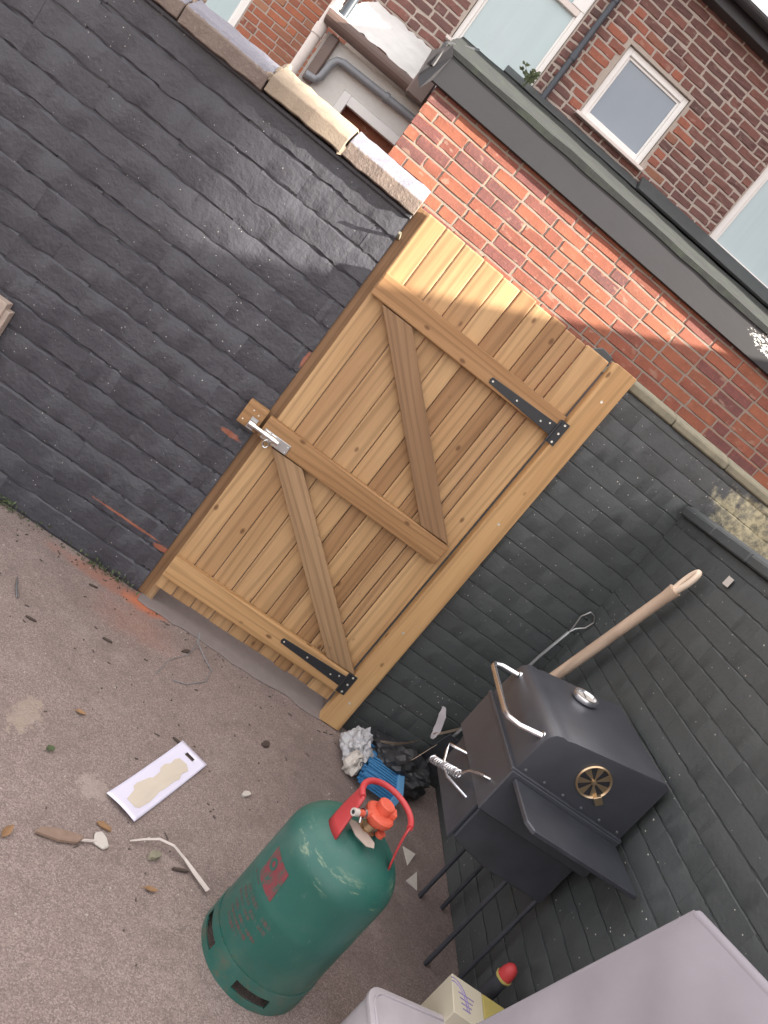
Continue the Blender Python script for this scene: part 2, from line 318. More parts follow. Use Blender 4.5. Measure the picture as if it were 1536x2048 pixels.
MAT['purple_ink'] = simple('purple_ink', (0.30, 0.24, 0.5), 0.6, 0, 0.1, 10, 0)
MAT['red_cap'] = simple('red_rubber', (0.55, 0.05, 0.055), 0.5, 0, 0.1, 10, 0.05)
MAT['shade_brick'] = brick_mat('shade_block_brick', [(0, (0.3, 0.1, 0.07)), (0.5, (0.36, 0.13, 0.08)), (0.8, (0.28, 0.1, 0.07)), (1, (0.3, 0.1, 0.07))], (0.4, 0.3, 0.25), 0.3)  # brick for the added, unseen shade blocks

# ------------------------------------------------------------------ object helpers
def tag(o, label=None, cat=None, group=None, kind=None):
    if label: o['label'] = label
    if cat: o['category'] = cat
    if group: o['group'] = group
    if kind: o['kind'] = kind
    return o
def empty(name, loc, label=None, cat=None, group=None, rz=0):
    o = bpy.data.objects.new(name, None); o.location = loc; o.rotation_euler.z = rz; o.empty_display_size = 0.05
    COL.objects.link(o); return tag(o, label, cat, group)
def wm(o):
    return (wm(o.parent) if o.parent else Matrix()) @ o.matrix_basis
def link(name, me, mat, parent=None, mx=None):
    """mesh given in world coordinates (or placed by the world matrix mx); it keeps its place under its parent"""
    o = bpy.data.objects.new(name, me); COL.objects.link(o)
    if mat is not None and not me.materials: me.materials.append(MAT[mat] if isinstance(mat, str) else mat)
    m = mx if mx is not None else Matrix()
    if parent is not None: o.parent = parent; m = wm(parent).inverted() @ m
    o.matrix_basis = m
    return o
class MB:
    def __init__(s): s.v = []; s.f = []; s.smooth = False
    def add(s, vs, fs):
        n = len(s.v); s.v += [tuple(x) for x in vs]; s.f += [tuple(i+n for i in f) for f in fs]; return s
    def box(s, lo, hi, mx=None):
        (a, b, c), (d, e, f) = lo, hi
        vs = [Vector(p) for p in ((a, b, c), (d, b, c), (d, e, c), (a, e, c), (a, b, f), (d, b, f), (d, e, f), (a, e, f))]
        if mx is not None: vs = [mx @ p for p in vs]
        return s.add(vs, [(0, 3, 2, 1), (4, 5, 6, 7), (0, 1, 5, 4), (1, 2, 6, 5), (2, 3, 7, 6), (3, 0, 4, 7)])
    def prism(s, poly, a, b, axis='y'):
        """polygon extruded along an axis: x -> poly is (y,z), y -> (x,z), z -> (x,y)"""
        n = len(poly)
        def P(p, t): return (t, p[0], p[1]) if axis == 'x' else (p[0], t, p[1]) if axis == 'y' else (p[0], p[1], t)
        return s.add([P(p, a) for p in poly]+[P(p, b) for p in poly],
                     [tuple(range(n)), tuple(range(2*n-1, n-1, -1))]+[(i, i+n, (i+1) % n+n, (i+1) % n) for i in range(n)])
    def tube(s, path, r, seg=8, closed=False, flat=1.0):
        P = [Vector(p) for p in path]; n = len(P); rings = []; up = None
        for i in range(n):
            t = (P[(i+1) % n]-P[i-1]) if closed else (P[min(i+1, n-1)]-P[max(i-1, 0)])
            t.normalize()
            if up is None:
                up = Vector((0, 0, 1)) if abs(t.z) < 0.9 else Vector((1, 0, 0))
            a = t.cross(up).normalized(); b = a.cross(t).normalized(); up = b
            rr = r[i] if isinstance(r, (list, tuple)) else r
            rings.append([P[i]+rr*(math.cos(2*math.pi*k/seg)*a+flat*math.sin(2*math.pi*k/seg)*b) for k in range(seg)])
        vs = [q for g in rings for q in g]; fs = []
        m = n if closed else n-1
        for i in range(m):
            j = (i+1) % n
            for k in range(seg):
                fs.append((i*seg+k, i*seg+(k+1) % seg, j*seg+(k+1) % seg, j*seg+k))
        if not closed: fs += [tuple(range(seg-1, -1, -1)), tuple((n-1)*seg+k for k in range(seg))]
        s.smooth = True
        return s.add(vs, fs)
    def lathe(s, prof, seg=40, c=(0, 0, 0), a0=0, a1=2*math.pi):
        full = abs(a1-a0-2*math.pi) < 1e-6; m = seg if full else seg+1; vs = []; fs = []
        for k in range(m):
            a = a0+(a1-a0)*k/seg
            for (r, z) in prof: vs.append((c[0]+r*math.cos(a), c[1]+r*math.sin(a), c[2]+z))
        n = len(prof)
        for k in range(seg):
            j = (k+1) % m
            for i in range(n-1): fs.append((k*n+i, j*n+i, j*n+i+1, k*n+i+1))
        s.smooth = True
        return s.add(vs, fs)
    def mesh(s, name, bevel=0.0, smooth=None, seg=1, recalc=True):
        me = bpy.data.meshes.new(name); me.from_pydata(s.v, [], s.f); 
        if bevel or recalc:
            bm = bmesh.new(); bm.from_mesh(me)
            if recalc: bmesh.ops.recalc_face_normals(bm, faces=bm.faces)
            if bevel:
                es = [e for e in bm.edges if len(e.link_faces) == 2 and e.calc_face_angle(0) > 0.5]
                bmesh.ops.bevel(bm, geom=es, offset=bevel, segments=seg, affect='EDGES', profile=0.6, clamp_overlap=True)
            bm.to_mesh(me); bm.free()
        if s.smooth if smooth is None else smooth:
            for p in me.polygons: p.use_smooth = True
            try: me.set_sharp_from_angle(angle=R(38))
            except Exception: pass
        return me
    def build(s, name, mat, parent=None, bevel=0.0, smooth=None, seg=1, mx=None):
        return link(name, s.mesh(name, bevel, smooth, seg), mat, parent, mx)
def arc(c, r, a0, a1, n, f): return [f(c, r, a0+(a1-a0)*i/(n-1)) for i in range(n)]

def in_view(p, margin=0.35):
    d = Vector(p)-CAM; z = d.dot(F)
    if z < 0.1: return False
    x = 1590*d.dot(CR)/z; y = 1590*d.dot(CU)/z
    return abs(x) < 768*(1+margin) and abs(y) < 1024*(1+margin)

# ---- bricks: a few shared irregular meshes, each brick an object
def brick_meshes(name, L, h, mat, n=7, depth=0.05, ch=0.006, jit=0.0016, endch=None):
    ec = ch if endch is None else endch
    out = []
    for k in range(n):
        us = [0, ec, L*random.uniform(.35, .65), L-ec, L]; ws = [0, ch, h*0.5, h-ch, h]; vs = []; fs = []
        for j, wz in enumerate(ws):
            for i, ux in enumerate(us):
                edge = i in (0, 4) or j in (0, 4)
                x = ux-L/2+random.uniform(-jit, jit)*1.2; z = wz-h/2+random.uniform(-jit, jit)*1.2
                y = (ch*0.8+random.uniform(0, jit*1.5)) if j in (0, 4) else (ec*0.8+random.uniform(0, jit*0.8)) if edge else random.uniform(-jit, jit)
                if i in (0, 4) and j in (0, 4): x *= 0.985; z *= 0.96
                vs.append((x, y, z))
        for j in range(4):
            for i in range(4): a = j*5+i; fs.append((a, a+1, a+6, a+5))
        ring = [0, 1, 2, 3, 4, 9, 14, 19, 24, 23, 22, 21, 20, 15, 10, 5]; b = len(vs)
        for q in ring: vs.append((vs[q][0], depth, vs[q][2]))
        for i in range(16): fs.append((ring[i], b+i, b+(i+1) % 16, ring[(i+1) % 16]))
        me = bpy.data.meshes.new(name); me.from_pydata(vs, [], fs)
        bm = bmesh.new(); bm.from_mesh(me); bmesh.ops.recalc_face_normals(bm, faces=bm.faces); bm.to_mesh(me); bm.free()
        for p in me.polygons: p.use_smooth = True
        me.set_sharp_from_angle(angle=R(16))
        me.materials.append(MAT[mat]); out.append(me)
    return out

def painted_bricks(L, h, mat, n=12, depth=0.05, rec=0.0085, lip=(0.003, 0.008), jy=0.0013, wv=0.0045):
    """thickly painted old bricks: wavy bed edges whose joint is here deep, there nearly filled"""
    out = []; nx = 7
    for k in range(n):
        vs = []; fs = []; zt = [random.uniform(-wv, wv) for _ in range(nx+1)]; zb = [random.uniform(-wv, wv) for _ in range(nx+1)]
        ft, fb = random.random(), random.random()
        for j in range(4):
            for i in range(nx+1):
                x = L*(i/nx-0.5)+(random.uniform(-.006, .006) if 0 < i < nx else 0)
                if j == 0: z, y = -h/2+zb[i], random.uniform(.001, rec)*(0.35+0.65*fb)
                elif j == 3: z, y = h/2+zt[i], random.uniform(.001, rec)*(0.35+0.65*ft)
                elif j == 1: z, y = -h/2+random.uniform(*lip), random.uniform(-jy, jy)
                else: z, y = h/2-random.uniform(*lip), random.uniform(-jy, jy)
                if i in (0, nx) and j in (1, 2): y *= 0.3
                vs.append((x, y, z))
        m_ = nx+1
        for j in range(3):
            for i in range(nx): a = j*m_+i; fs.append((a, a+1, a+m_+1, a+m_))
        ring = list(range(m_))+[2*m_-1, 3*m_-1]+list(range(4*m_-1, 3*m_-1, -1))+[2*m_, m_]; b = len(vs)
        for q in ring: vs.append((vs[q][0], depth, vs[q][2]))
        nr = len(ring)
        for i in range(nr): fs.append((ring[i], b+i, b+(i+1) % nr, ring[(i+1) % nr]))
        me = bpy.data.meshes.new('brick'); me.from_pydata(vs, [], fs)
        bm = bmesh.new(); bm.from_mesh(me); bmesh.ops.recalc_face_normals(bm, faces=bm.faces); bm.to_mesh(me); bm.free()
        for p in me.polygons: p.use_smooth = True
        me.set_sharp_from_angle(angle=R(24)); me.materials.append(MAT[mat]); out.append(me)
    return out

def lay_bricks(parent, origin, ax, x0, x1, z0, z1, L, ch_, joint, meshes, alt=None, alt_fn=None, holes=(), ytilt=0.003, headers=0.0, limit=300, perp=None, proud=0.0, grow=0.0, rowy=0.0):
    """bricks on the vertical face through origin; ax = unit direction along the wall (face looks to the right-hand normal towards the yard)"""
    perp = joint if perp is None else perp
    nrm = Vector((ax.y, -ax.x, 0))                      # outward (towards -y for ax=+x)
    rot = Matrix.Rotation(math.atan2(ax.y, ax.x), 4, 'Z'); inv = wm(parent).inverted()
    items = []; z = z0; row = 0
    while z < z1-0.02:
        hh = min(ch_, z1-z); x = x0-(L+perp)*(0.5 if row % 2 else 0.0)-random.uniform(0, 0.03)
        while x < x1:
            l = L if random.random() > headers else L*0.48
            a, b = max(x, x0), min(x+l, x1)
            x += l+perp
            if b-a < 0.03: continue
            segs = [(a, b)]
            for (hx0, hx1, hz0, hz1) in holes:
                if z+hh*0.5 > hz0 and z+hh*0.5 < hz1:
                    ns = []
                    for (p, q) in segs:
                        if q <= hx0 or p >= hx1: ns.append((p, q)); continue
                        if p < hx0: ns.append((p, hx0-perp))
                        if q > hx1: ns.append((hx1+perp, q))
                    segs = [s_ for s_ in ns if s_[1]-s_[0] > 0.03]
            for (p, q) in segs: items.append(((p+q)/2, z+hh/2, (q-p)/L, (hh-joint)/(ch_-joint)*(1+random.uniform(-0.2, 1)*grow)))
        z += ch_; row += 1
    rowoff = {}
    def place(it):
        cx, cz, sx, sz = it; k = round((cz-z0)/ch_)
        ro_ = rowoff.setdefault(k, random.uniform(-rowy, rowy)) if rowy else 0.0
        return origin+ax*cx+Vector((0, 0, cz))+nrm*(proud+ro_+random.uniform(-ytilt, ytilt))
    items = [(it, place(it)) for it in items]
    vis = [i for i in items if in_view(i[1])]; oth = [i for i in items if not in_view(i[1])]
    vis.sort(key=lambda i: (i[1]-CAM).length); single = vis[:limit]; rest = vis[limit:]+oth
    for it, p in single:
        me = random.choice(alt if alt and alt_fn(it[0], it[1]) else meshes)
        o = bpy.data.objects.new('brick', me); COL.objects.link(o); o.parent = parent
        o.location = inv @ p; q_ = 0.35 if rowy else 1.0
        o.rotation_euler = (random.uniform(-.014, .014)*q_, random.uniform(-.006, .006)*q_, rot.to_euler().z+random.uniform(-.008, .008)*q_)
        o.scale = (it[2], 1, it[3])
    if rest:
        vs = []; fs = []
        for it, p in rest:
            me = random.choice(alt if alt and alt_fn(it[0], it[1]) else meshes)
            mx = Matrix.Translation(p) @ rot @ Matrix.Diagonal((it[2], 1, it[3], 1)); b = len(vs)
            vs += [tuple(mx @ v.co) for v in me.vertices]; fs += [tuple(i+b for i in q.vertices) for q in me.polygons]
        me = bpy.data.meshes.new('brickwork'); me.from_pydata(vs, [], fs); me.materials.append(meshes[0].materials[0])
        o = link('brickwork', me, None, parent); o['kind'] = 'stuff'
    return len(single), len(rest)

X = Vector((1, 0, 0)); Y = Vector((0, 1, 0)); Z = Vector((0, 0, 1))
# ================================================================== SETTING
g = MB(); g.add([(-900, -900, 0), (900, -900, 0), (900, 1500, 0), (-900, 1500, 0)], [(0, 1, 2, 3)])
tag(g.build('ground', 'concrete'), kind='structure')
g = MB(); g.add([(-60, 3.42, 0.004), (60, 3.42, 0.004), (60, 4.40, 0.004), (-60, 4.40, 0.004)], [(0, 1, 2, 3)])
tag(g.build('alley', 'asphalt'), kind='structure')
# cement threshold under the gate, rough front edge
pts = [(0.02, 3.40)]; n = 16
pts += [(0.02+0.95*i/n, 3.095+random.uniform(-.012, .012)-0.008*math.sin(i*0.9)) for i in range(n+1)]+[(0.97, 3.40)]
g = MB(); g.prism(pts, 0.001, 0.006, 'z'); tag(g.build('threshold', 'threshold', None, 0.003), kind='structure')

# ================================================================== BLACK YARD WALLS
BB = painted_bricks(0.225, 0.072, 'black', 10, 0.05, 0.0036, (0.0015, 0.004), 0.0004, 0.002)
BL = painted_bricks(0.30, 0.099, 'black_left', 16, 0.05, 0.011, (0.003, 0.010), 0.0014, 0.006)
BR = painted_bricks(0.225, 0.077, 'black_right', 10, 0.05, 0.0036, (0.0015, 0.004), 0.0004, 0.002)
def black_wall(name, label, loc):
    return empty(name, loc, label, 'wall')
lw = black_wall('boundary_wall', 'black painted brick yard wall left of the gate with coping on top', (-1.6, 3.26, 0))
MB().box((-3.2, 3.1575, -0.05), (0.0, 3.375, 1.885)).build('mortar_core', 'black_left', lw)
lay_bricks(lw, Vector((0, 3.15, 0)), X, -3.2, -0.002, 0.004, 1.885, 0.30, 0.1045, 0.0055, BL, ytilt=0.0007, headers=0.2, perp=0.0002, grow=0.02, rowy=0.002)
# coping pieces
def coping_mat():
    m = M('blue_coping_brick', 0.7, 0, 0.4); p = m.world(); z_ = m.xyz(p)[2]
    n = m.noise(p, 14, 4, 0.65); n2 = m.noise(p, 70, 4, 0.7)
    top = m.mix(n, (0.15, 0.15, 0.185), (0.24, 0.235, 0.275)); low = m.mix(n, (0.13, 0.10, 0.088), (0.225, 0.175, 0.145))
    zz = m.math('MULTIPLY_ADD', n2, 0.02, z_)
    c = m.mix(m.ramp(zz, [(1.951/4, 0.0), (1.958/4, 1.0)]), low, top) if False else m.mix(m.math('GREATER_THAN', zz, 1.955), low, top)
    c = m.mix(m.math('MULTIPLY', m.ramp(n2, [(0.55, 0), (0.75, 1)]), 0.5), c, (0.33, 0.29, 0.24))
    m.col(c); m.bump(m.math('ADD', n2, n), 0.8, 0.006); return m.m
MAT['coping'] = coping_mat()
cx = [-2.42, -2.07, -1.72, -1.375, -1.03, -0.675, -0.335, 0.006]
def lump(c, r, seed):
    from mathutils import noise as NZ
    bm = bmesh.new(); bmesh.ops.create_icosphere(bm, subdivisions=2, radius=1.0)
    for v in bm.verts:
        k = v.co.copy(); q = 1+0.5*NZ.noise(k*2.2+Vector((seed, 0, 0)))
        v.co = Vector((k.x*r[0]*q, k.y*r[1]*q, k.z*r[2]*q))+Vector(c)
    me = bpy.data.meshes.new('mortar_joint'); bm.to_mesh(me); bm.free(); return me
for i in range(len(cx)-1):
    a, b = cx[i]+0.004, cx[i+1]-0.004; dz = random.uniform(-.008, .006); dy = random.uniform(-.008, .008)
    prof = [(3.102+dy, 1.890+dz), (3.100+dy, 1.945+dz), (3.122+dy, 1.966+dz), (3.19+dy, 2.003+dz), (3.34, 2.01+dz), (3.425, 1.945+dz), (3.425, 1.890+dz)]
    m = MB(); n = 9; vs = []; k_ = len(prof)
    for j in range(n+1):
        for (py, pz_) in prof: vs.append((a+(b-a)*j/n, py+random.uniform(-.0025, .0025), pz_+random.uniform(-.003, .003)))
    fs = [tuple(range(k_)), tuple(n*k_+q for q in reversed(range(k_)))]+[(j*k_+q, (j+1)*k_+q, (j+1)*k_+(q+1) % k_, j*k_+(q+1) % k_) for j in range(n) for q in range(k_)]
    m.add(vs, fs); m.build('coping', 'stone' if i == 5 else 'coping', lw, 0.003, False)
    for (py, pz_, rr) in ((3.108, 1.905, 0.022), (3.106, 1.94, 0.018), (3.145, 1.972, 0.024), (3.21, 2.0, 0.026)):
        if random.random() < 0.7 and i < 6: link('mortar_joint', lump((b+0.004+random.uniform(-.008, .008), py+dy+0.008, pz_+random.uniform(-.008, .008)), (rr*random.uniform(.5, .9), rr*0.6, rr), random.uniform(0, 50)), 'stone', lw)
MB().box((-3.2, 3.135, 1.872), (0.0, 3.39, 1.889)).build('bed_joint', 'black_left', lw, 0.004)
# iron stub in the wall by the gate top
st = MB().tube([(0.006, 3.16, 1.795), (0.004, 3.10, 1.80), (0.0, 3.085, 1.81)], 0.007, 8).build('iron_stub', 'crumbly'); tag(st, 'rusty iron stub sticking out of black wall beside the gate top', 'stub')

rw = black_wall('boundary_wall', 'black painted brick wall right of the gate with crumbling capping', (1.6, 3.26, 0))
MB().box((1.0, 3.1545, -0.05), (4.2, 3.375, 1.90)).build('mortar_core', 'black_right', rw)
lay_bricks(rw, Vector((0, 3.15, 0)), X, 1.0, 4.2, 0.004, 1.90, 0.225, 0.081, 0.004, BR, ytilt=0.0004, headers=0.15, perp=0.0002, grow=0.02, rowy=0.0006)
x = 1.0
while x < 4.1:
    l = random.uniform(0.2, 0.32)
    MB().prism([(3.142+random.uniform(-.006, .004), 1.902), (3.138, 1.938+random.uniform(-.005, .006)), (3.2, 1.958), (3.38, 1.945), (3.38, 1.902)], x, x+l-0.004, 'x').build('capping', 'crumbly', rw, 0.006); x += l

sw = black_wall('boundary_wall', 'black painted brick side wall behind the barbecue on the right', (1.72, 0.5, 0))
MB().box((1.6225, -2.5, -0.05), (1.83, 3.148, 1.655)).build('mortar_core', 'black', sw)
lay_bricks(sw, Vector((1.618, 3.148, 0)), -Y, 0.0, 5.6, 0.004, 1.655, 0.225, 0.0765, 0.0045, BB, ytilt=0.0004, headers=0.15, perp=0.0002, grow=0.02, rowy=0.0006)
y = 3.135
while y > -2.4:
    l = random.uniform(0.26, 0.4)
    MB().prism([(1.592+random.uniform(-.004, .004), 1.657), (1.588, 1.697+random.uniform(-.004, .004)), (1.62, 1.712), (1.83, 1.712), (1.86, 1.657)], y-l+0.004, y, 'y').build('capping', 'black', sw, 0.006); y -= l

# ================================================================== GATE
def plank(name, mat, parent, L, W, T, mx, bevel=0.003, cut0=0.0, cut1=0.0):
    """timber with its grain along local z; cut = slanted ends"""
    m = MB(); n = 6; vs = []
    rings = []
    for k in range(n+1):
        t = k/n; z0 = t*L; bow = 0
        rings.append([(-W/2, 0, z0+(cut0*(-1) if k == 0 else cut1*(-1) if k == n else 0)), (W/2, 0, z0+(cut0 if k == 0 else cut1 if k == n else 0)),
                      (W/2, T, z0+(cut0 if k == 0 else cut1 if k == n else 0)), (-W/2, T, z0+(cut0*(-1) if k == 0 else cut1*(-1) if k == n else 0))])
    vs = [p for r_ in rings for p in r_]; fs = [(3, 2, 1, 0), tuple(4*n+i for i in range(4))]
    for k in range(n):
        for i in range(4): fs.append((4*k+i, 4*k+(i+1) % 4, 4*k+4+(i+1) % 4, 4*k+4+i))
    m.add(vs, fs)
    return m.build(name, mat, parent, bevel, False, 2, mx)
gate = empty('timber_gate', (0.49, 3.14, 0.085), 'new ledged and braced timber gate with black hinges and steel bolt', 'gate')
jx = [0.042, 0.127, 0.218, 0.313, 0.408, 0.492, 0.568, 0.652, 0.722, 0.780, 0.828, 0.946]
for i in range(len(jx)-1):
    gap = 0.0022 if i not in (8, 9, 10) else 0.004
    w_ = jx[i+1]-jx[i]-gap; zt = 1.935+random.uniform(-.006, .004)+(0.004 if i < 2 else 0); zb = 0.083+random.uniform(-.003, .003)
    mx = Matrix.Translation(((jx[i]+jx[i+1])/2, 3.131+random.uniform(-.0015, .0015), zb)) @ Matrix.Rotation(random.uniform(-.004, .004), 4, 'Z')
    plank('board', 'board', gate, zt-zb, w_, 0.02, mx, 0.006)
def rail(z0, z1, x0, x1, name='ledge', mat='rail', y=3.094, t=0.035):
    mx = Matrix.Translation((x0, y, (z0+z1)/2)) @ Matrix.Rotation(R(90), 4, 'Y')
    return plank(name, mat, gate, x1-x0, z1-z0, t, mx, 0.006)
rail(1.575, 1.672, 0.043, 0.942); rail(0.872, 0.968, 0.016, 0.915); rail(0.152, 0.258, 0.042, 0.947)
def brace(p0, p1, W=0.098):
    (xa, za), (xb, zb) = p0, p1; d = Vector((xb-xa, 0, zb-za)); L = d.length; a = math.atan2(d.x, d.z)
    c = W/2*math.tan(math.pi/2-abs(math.pi/2-abs(a))) if 0 else W/2*abs(math.tan(a)) if abs(math.tan(a)) < 2 else W/2
    mx = Matrix.Translation((xa, 3.0985, za)) @ Matrix.Rotation(a, 4, 'Y')
    sgn = 1 if a > 0 else -1
    return plank('brace', 'brace', gate, L, W, 0.03, mx, 0.004, sgn*c*0.96, sgn*c*0.96)
brace((0.835, 0.972), (0.172, 1.571)); brace((0.885, 0.262), (0.165, 0.868))
def screw(parent, p, r=0.0042):
    MB().lathe([(r, 0), (r*0.9, 0.0015), (r*0.25, 0.0012), (0.0, 0.0005)], 10).build('screw', 'screw', parent, 0, True, 1, Matrix.Translation(p) @ Matrix.Rotation(R(90), 4, 'X'))
def hinge(zc):
    h = MB().prism([(0.610, zc-0.013), (0.605, zc), (0.610, zc+0.013), (0.932, zc+0.027), (0.932, zc-0.027)], 3.0905, 3.094, 'y').build('hinge', 'hinge', gate, 0.0008)
    MB().prism([(0.9345, zc-0.052), (0.9345, zc+0.052), (0.974, zc+0.052), (0.974, zc-0.052)], 3.0885, 3.0925, 'y').build('hinge_plate', 'hinge', h, 0.001)
    MB().tube([(0.9335, 3.088, zc-0.05), (0.9335, 3.088, zc+0.05)], 0.0055, 10).build('knuckle', 'hinge', h)
    for (sx, sz) in ((0.62, 0), (0.742, 0), (0.868, -0.004), (0.903, 0.012)): screw(h, (sx, 3.0905, zc+sz))
    for sz in (-0.04, 0, 0.04): screw(h, (0.957, 3.0885, zc+sz), 0.005)
hinge(1.602); hinge(0.214)
# bolt
bo = MB().box((0.028, 3.0905, 0.874), (0.152, 3.0939, 0.918)).build('bolt', 'grey_frame', gate, 0.002)
MB().tube([(-0.035, 3.079, 0.899), (0.102, 3.079, 0.899)], 0.0108, 16).build('bolt_bar', 'zinc', bo)
for xb in (0.034, 0.062):
    MB().lathe([(0.0, 0), (0.0145, 0), (0.0145, 0.026 if xb > .05 else 0.02), (0.0, 0.026 if xb > .05 else 0.02)], 18, (0, 0, 0)).build('barrel', 'zinc', bo, 0, True, 1, Matrix.Translation((xb, 3.079, 0.899)) @ Matrix.Rotation(R(90), 4, 'Y'))
    MB().box((xb, 3.0885, 0.879), (xb+0.022, 3.0904, 0.915)).build('barrel_flange', 'zinc', bo, 0.0006)
lp = [(0.072+0.0*t_, 3.074-0.004*math.sin(t_), 0.899) for t_ in (0,)]
ring = [(0.070+0.012*math.cos(t_)-0.006, 3.072, 0.872+0.017*math.sin(t_)) for t_ in [R(100+32*k) for k in range(11)]]
MB().tube(ring, 0.0032, 8).build('pull_ring', 'zinc', bo)
MB().tube([(0.072, 3.076, 0.899), (0.071, 3.070, 0.888)], 0.0038, 8).build('pull_stem', 'zinc', bo)
for p in ((0.04, 0.882), (0.056, 0.882), (0.04, 0.911), (0.056, 0.911), (0.142, 0.884), (0.142, 0.908)): screw(bo, (p[0], 3.0904, p[1]), 0.003)
kb = MB(); kb.box((-0.083, 3.097, 0.872), (0.003, 3.147, 0.974))
kp = plank('keep_block', 'rail', None, 0.086, 0.102, 0.05, Matrix.Translation((-0.083, 3.097, 0.923)) @ Matrix.Rotation(R(90), 4, 'Y'), 0.003)
tag(kp, 'short timber block carrying the bolt keep on the black wall', 'block')
MB().box((-0.040, 3.0945, 0.874), (-0.010, 3.0969, 0.924)).build('keep_plate', 'grey_frame', kp, 0.0006)
MB().lathe([(0.0, 0), (0.0145, 0), (0.0145, 0.027), (0.0, 0.027)], 20).build('keep_barrel', 'zinc', kp, 0, True, 1, Matrix.Translation((-0.037, 3.079, 0.899)) @ Matrix.Rotation(R(90), 4, 'Y'))
for p in ((-0.066, 0.894), (-0.048, 0.947), (-0.022, 0.94)): screw(kp, (p[0], 3.097, p[1]), 0.0036)
# posts
pr = plank('gate_post', 'post', None, 1.945, 0.106, 0.06, Matrix.Translation((1.010, 3.0925, 0.004)), 0.004); tag(pr, 'tall timber gate post carrying the black hinges', 'post')
for p in ((1.01, 1.80), (1.012, 1.17), (1.02, 0.145), (1.0, 0.55)): screw(pr, (p[0], 3.0925, p[1]), 0.006)
pl = plank('gate_post', 'brace', None, 1.93, 0.052, 0.07, Matrix.Translation((0.0195, 3.158, 0.004)), 0.004); tag(pl, 'narrow timber jamb strip at the bolt side of the gate', 'post')
plank('gate_stop', 'brace', pl, 1.92, 0.03, 0.04, Matrix.Translation((0.055, 3.156, 0.004)), 0.002)
br_ = MB().prism([(0.86, 1.936), (0.90, 1.968), (0.955, 1.962), (0.962, 1.925), (0.93, 1.905)], 3.17, 3.20, 'y').build('bracket', 'lead', None, 0.003); tag(br_, 'grey metal lug showing above the gate beside the hinge post', 'bracket')

# ================================================================== OUTBUILDING ACROSS THE ALLEY
ob = empty('brick_outbuilding', (1.8, 5.8, 0), 'red brick outbuilding across the alley with black fascia', 'building')
RB = brick_meshes('brick', 0.194, 0.0545, 'red_brick', 9, 0.05, 0.003, 0.0018)
MB().box((-0.28, 4.4535, 0), (5.0, 4.66, 2.66)).build('mortar_core', 'mortar', ob)
MB().box((-0.28, 4.663, 0), (-0.07, 7.26, 2.66)).build('side_wall', 'dark_brick', ob)
lay_bricks(ob, Vector((0, 4.45, 0)), X, -0.285, 5.0, 1.44, 2.60, 0.194, 0.0645, 0.010, RB, ytilt=0.0012, headers=0.22, limit=300)
MB().box((-0.34, 4.416, 2.556), (5.05, 4.4425, 2.722)).build('fascia', 'fascia', ob, 0.003)
rf = MB(); nx, ny = 40, 14; vs = []
for j in range(ny+1):
    for i in range(nx+1):
        t = j/ny; y_ = 4.402+t*2.89; x_ = -0.36-0.16*t+(5.4)*i/nx
        vs.append((x_, y_, 2.735+0.845*t+random.uniform(-.004, .004)+0.006*math.sin(x_*2+t*7)))
fs = [(j*(nx+1)+i, j*(nx+1)+i+1, (j+1)*(nx+1)+i+1, (j+1)*(nx+1)+i) for j in range(ny) for i in range(nx)]
b = len(vs); edge = [i for i in range(nx+1)]
vs += [(vs[i][0], vs[i][1]+0.004, 2.707+random.uniform(-.004, .003)) for i in edge]
fs += [(i, b+i, b+i+1, i+1) for i in range(nx)]
rf.add(vs, fs); rf.smooth = True; roof = rf.build('roof', 'felt', ob)
MB().prism([(4.41, 2.60), (4.40, 2.735), (7.25, 3.575), (7.25, 3.45)], -0.375, -0.345, 'x').build('verge', 'bitumen', roof, 0.01)
fl = MB(); fl.add([(-0.33, 4.40, 2.74), (-0.40, 4.40, 2.66), (-0.385, 4.43, 2.53), (-0.345, 4.41, 2.49), (-0.315, 4.41, 2.56), (-0.30, 4.40, 2.70), (-0.40, 4.5, 2.66), (-0.41, 4.6, 2.58)], [(0, 1, 2, 5), (5, 2, 3, 4), (1, 6, 7, 2)])
fl.build('torn_felt_flap', 'bitumen', roof)
MB().prism([(7.285, 3.56), (7.12, 3.54), (7.10, 3.56), (7.275, 3.70)], 1.36, 5.0, 'x').build('flashing', 'lead', roof, 0.004)
MB().prism([(7.285, 3.56), (7.15, 3.545), (7.14, 3.555), (7.275, 3.64)], -0.1, 1.353, 'x').build('flashing', 'lead', roof, 0.004)

# ================================================================== HOUSE BEHIND IT
ho = empty('brick_house', (2.0, 9.0, 0), 'two storey dark brick house with white windows and blue-grey downpipe', 'house')
DB = brick_meshes('brick', 0.20, 0.0625, 'dark_brick', 8, 0.05, 0.006, 0.0042)
OB = brick_meshes('brick', 0.20, 0.0625, 'orange_brick', 6, 0.05, 0.006, 0.004)
W1 = (-0.60, 0.165, 3.50, 5.0); W2 = (0.60, 1.285, 3.735, 4.385); W3 = (2.16, 3.25, 3.64, 5.0)
MB().box((-1.25, 7.3055, 0), (-0.60, 7.6, 5.0)).build('wall', 'light_mortar', ho)
MB().box((-0.60, 7.3055, 0), (0.165, 7.6, 3.50)).build('wall', 'light_mortar', ho)
MB().box((0.165, 7.3055, 0), (0.60, 7.6, 5.0)).build('wall', 'light_mortar', ho)
MB().box((0.60, 7.3055, 0), (1.285, 7.6, 3.735)).build('wall', 'light_mortar', ho)
MB().box((0.60, 7.3055, 4.385), (1.285, 7.6, 5.0)).build('wall', 'light_mortar', ho)
MB().box((1.285, 7.3055, 0), (2.16, 7.6, 5.0)).build('wall', 'light_mortar', ho)
MB().box((2.16, 7.3055, 0), (3.25, 7.6, 3.64)).build('wall', 'light_mortar', ho)
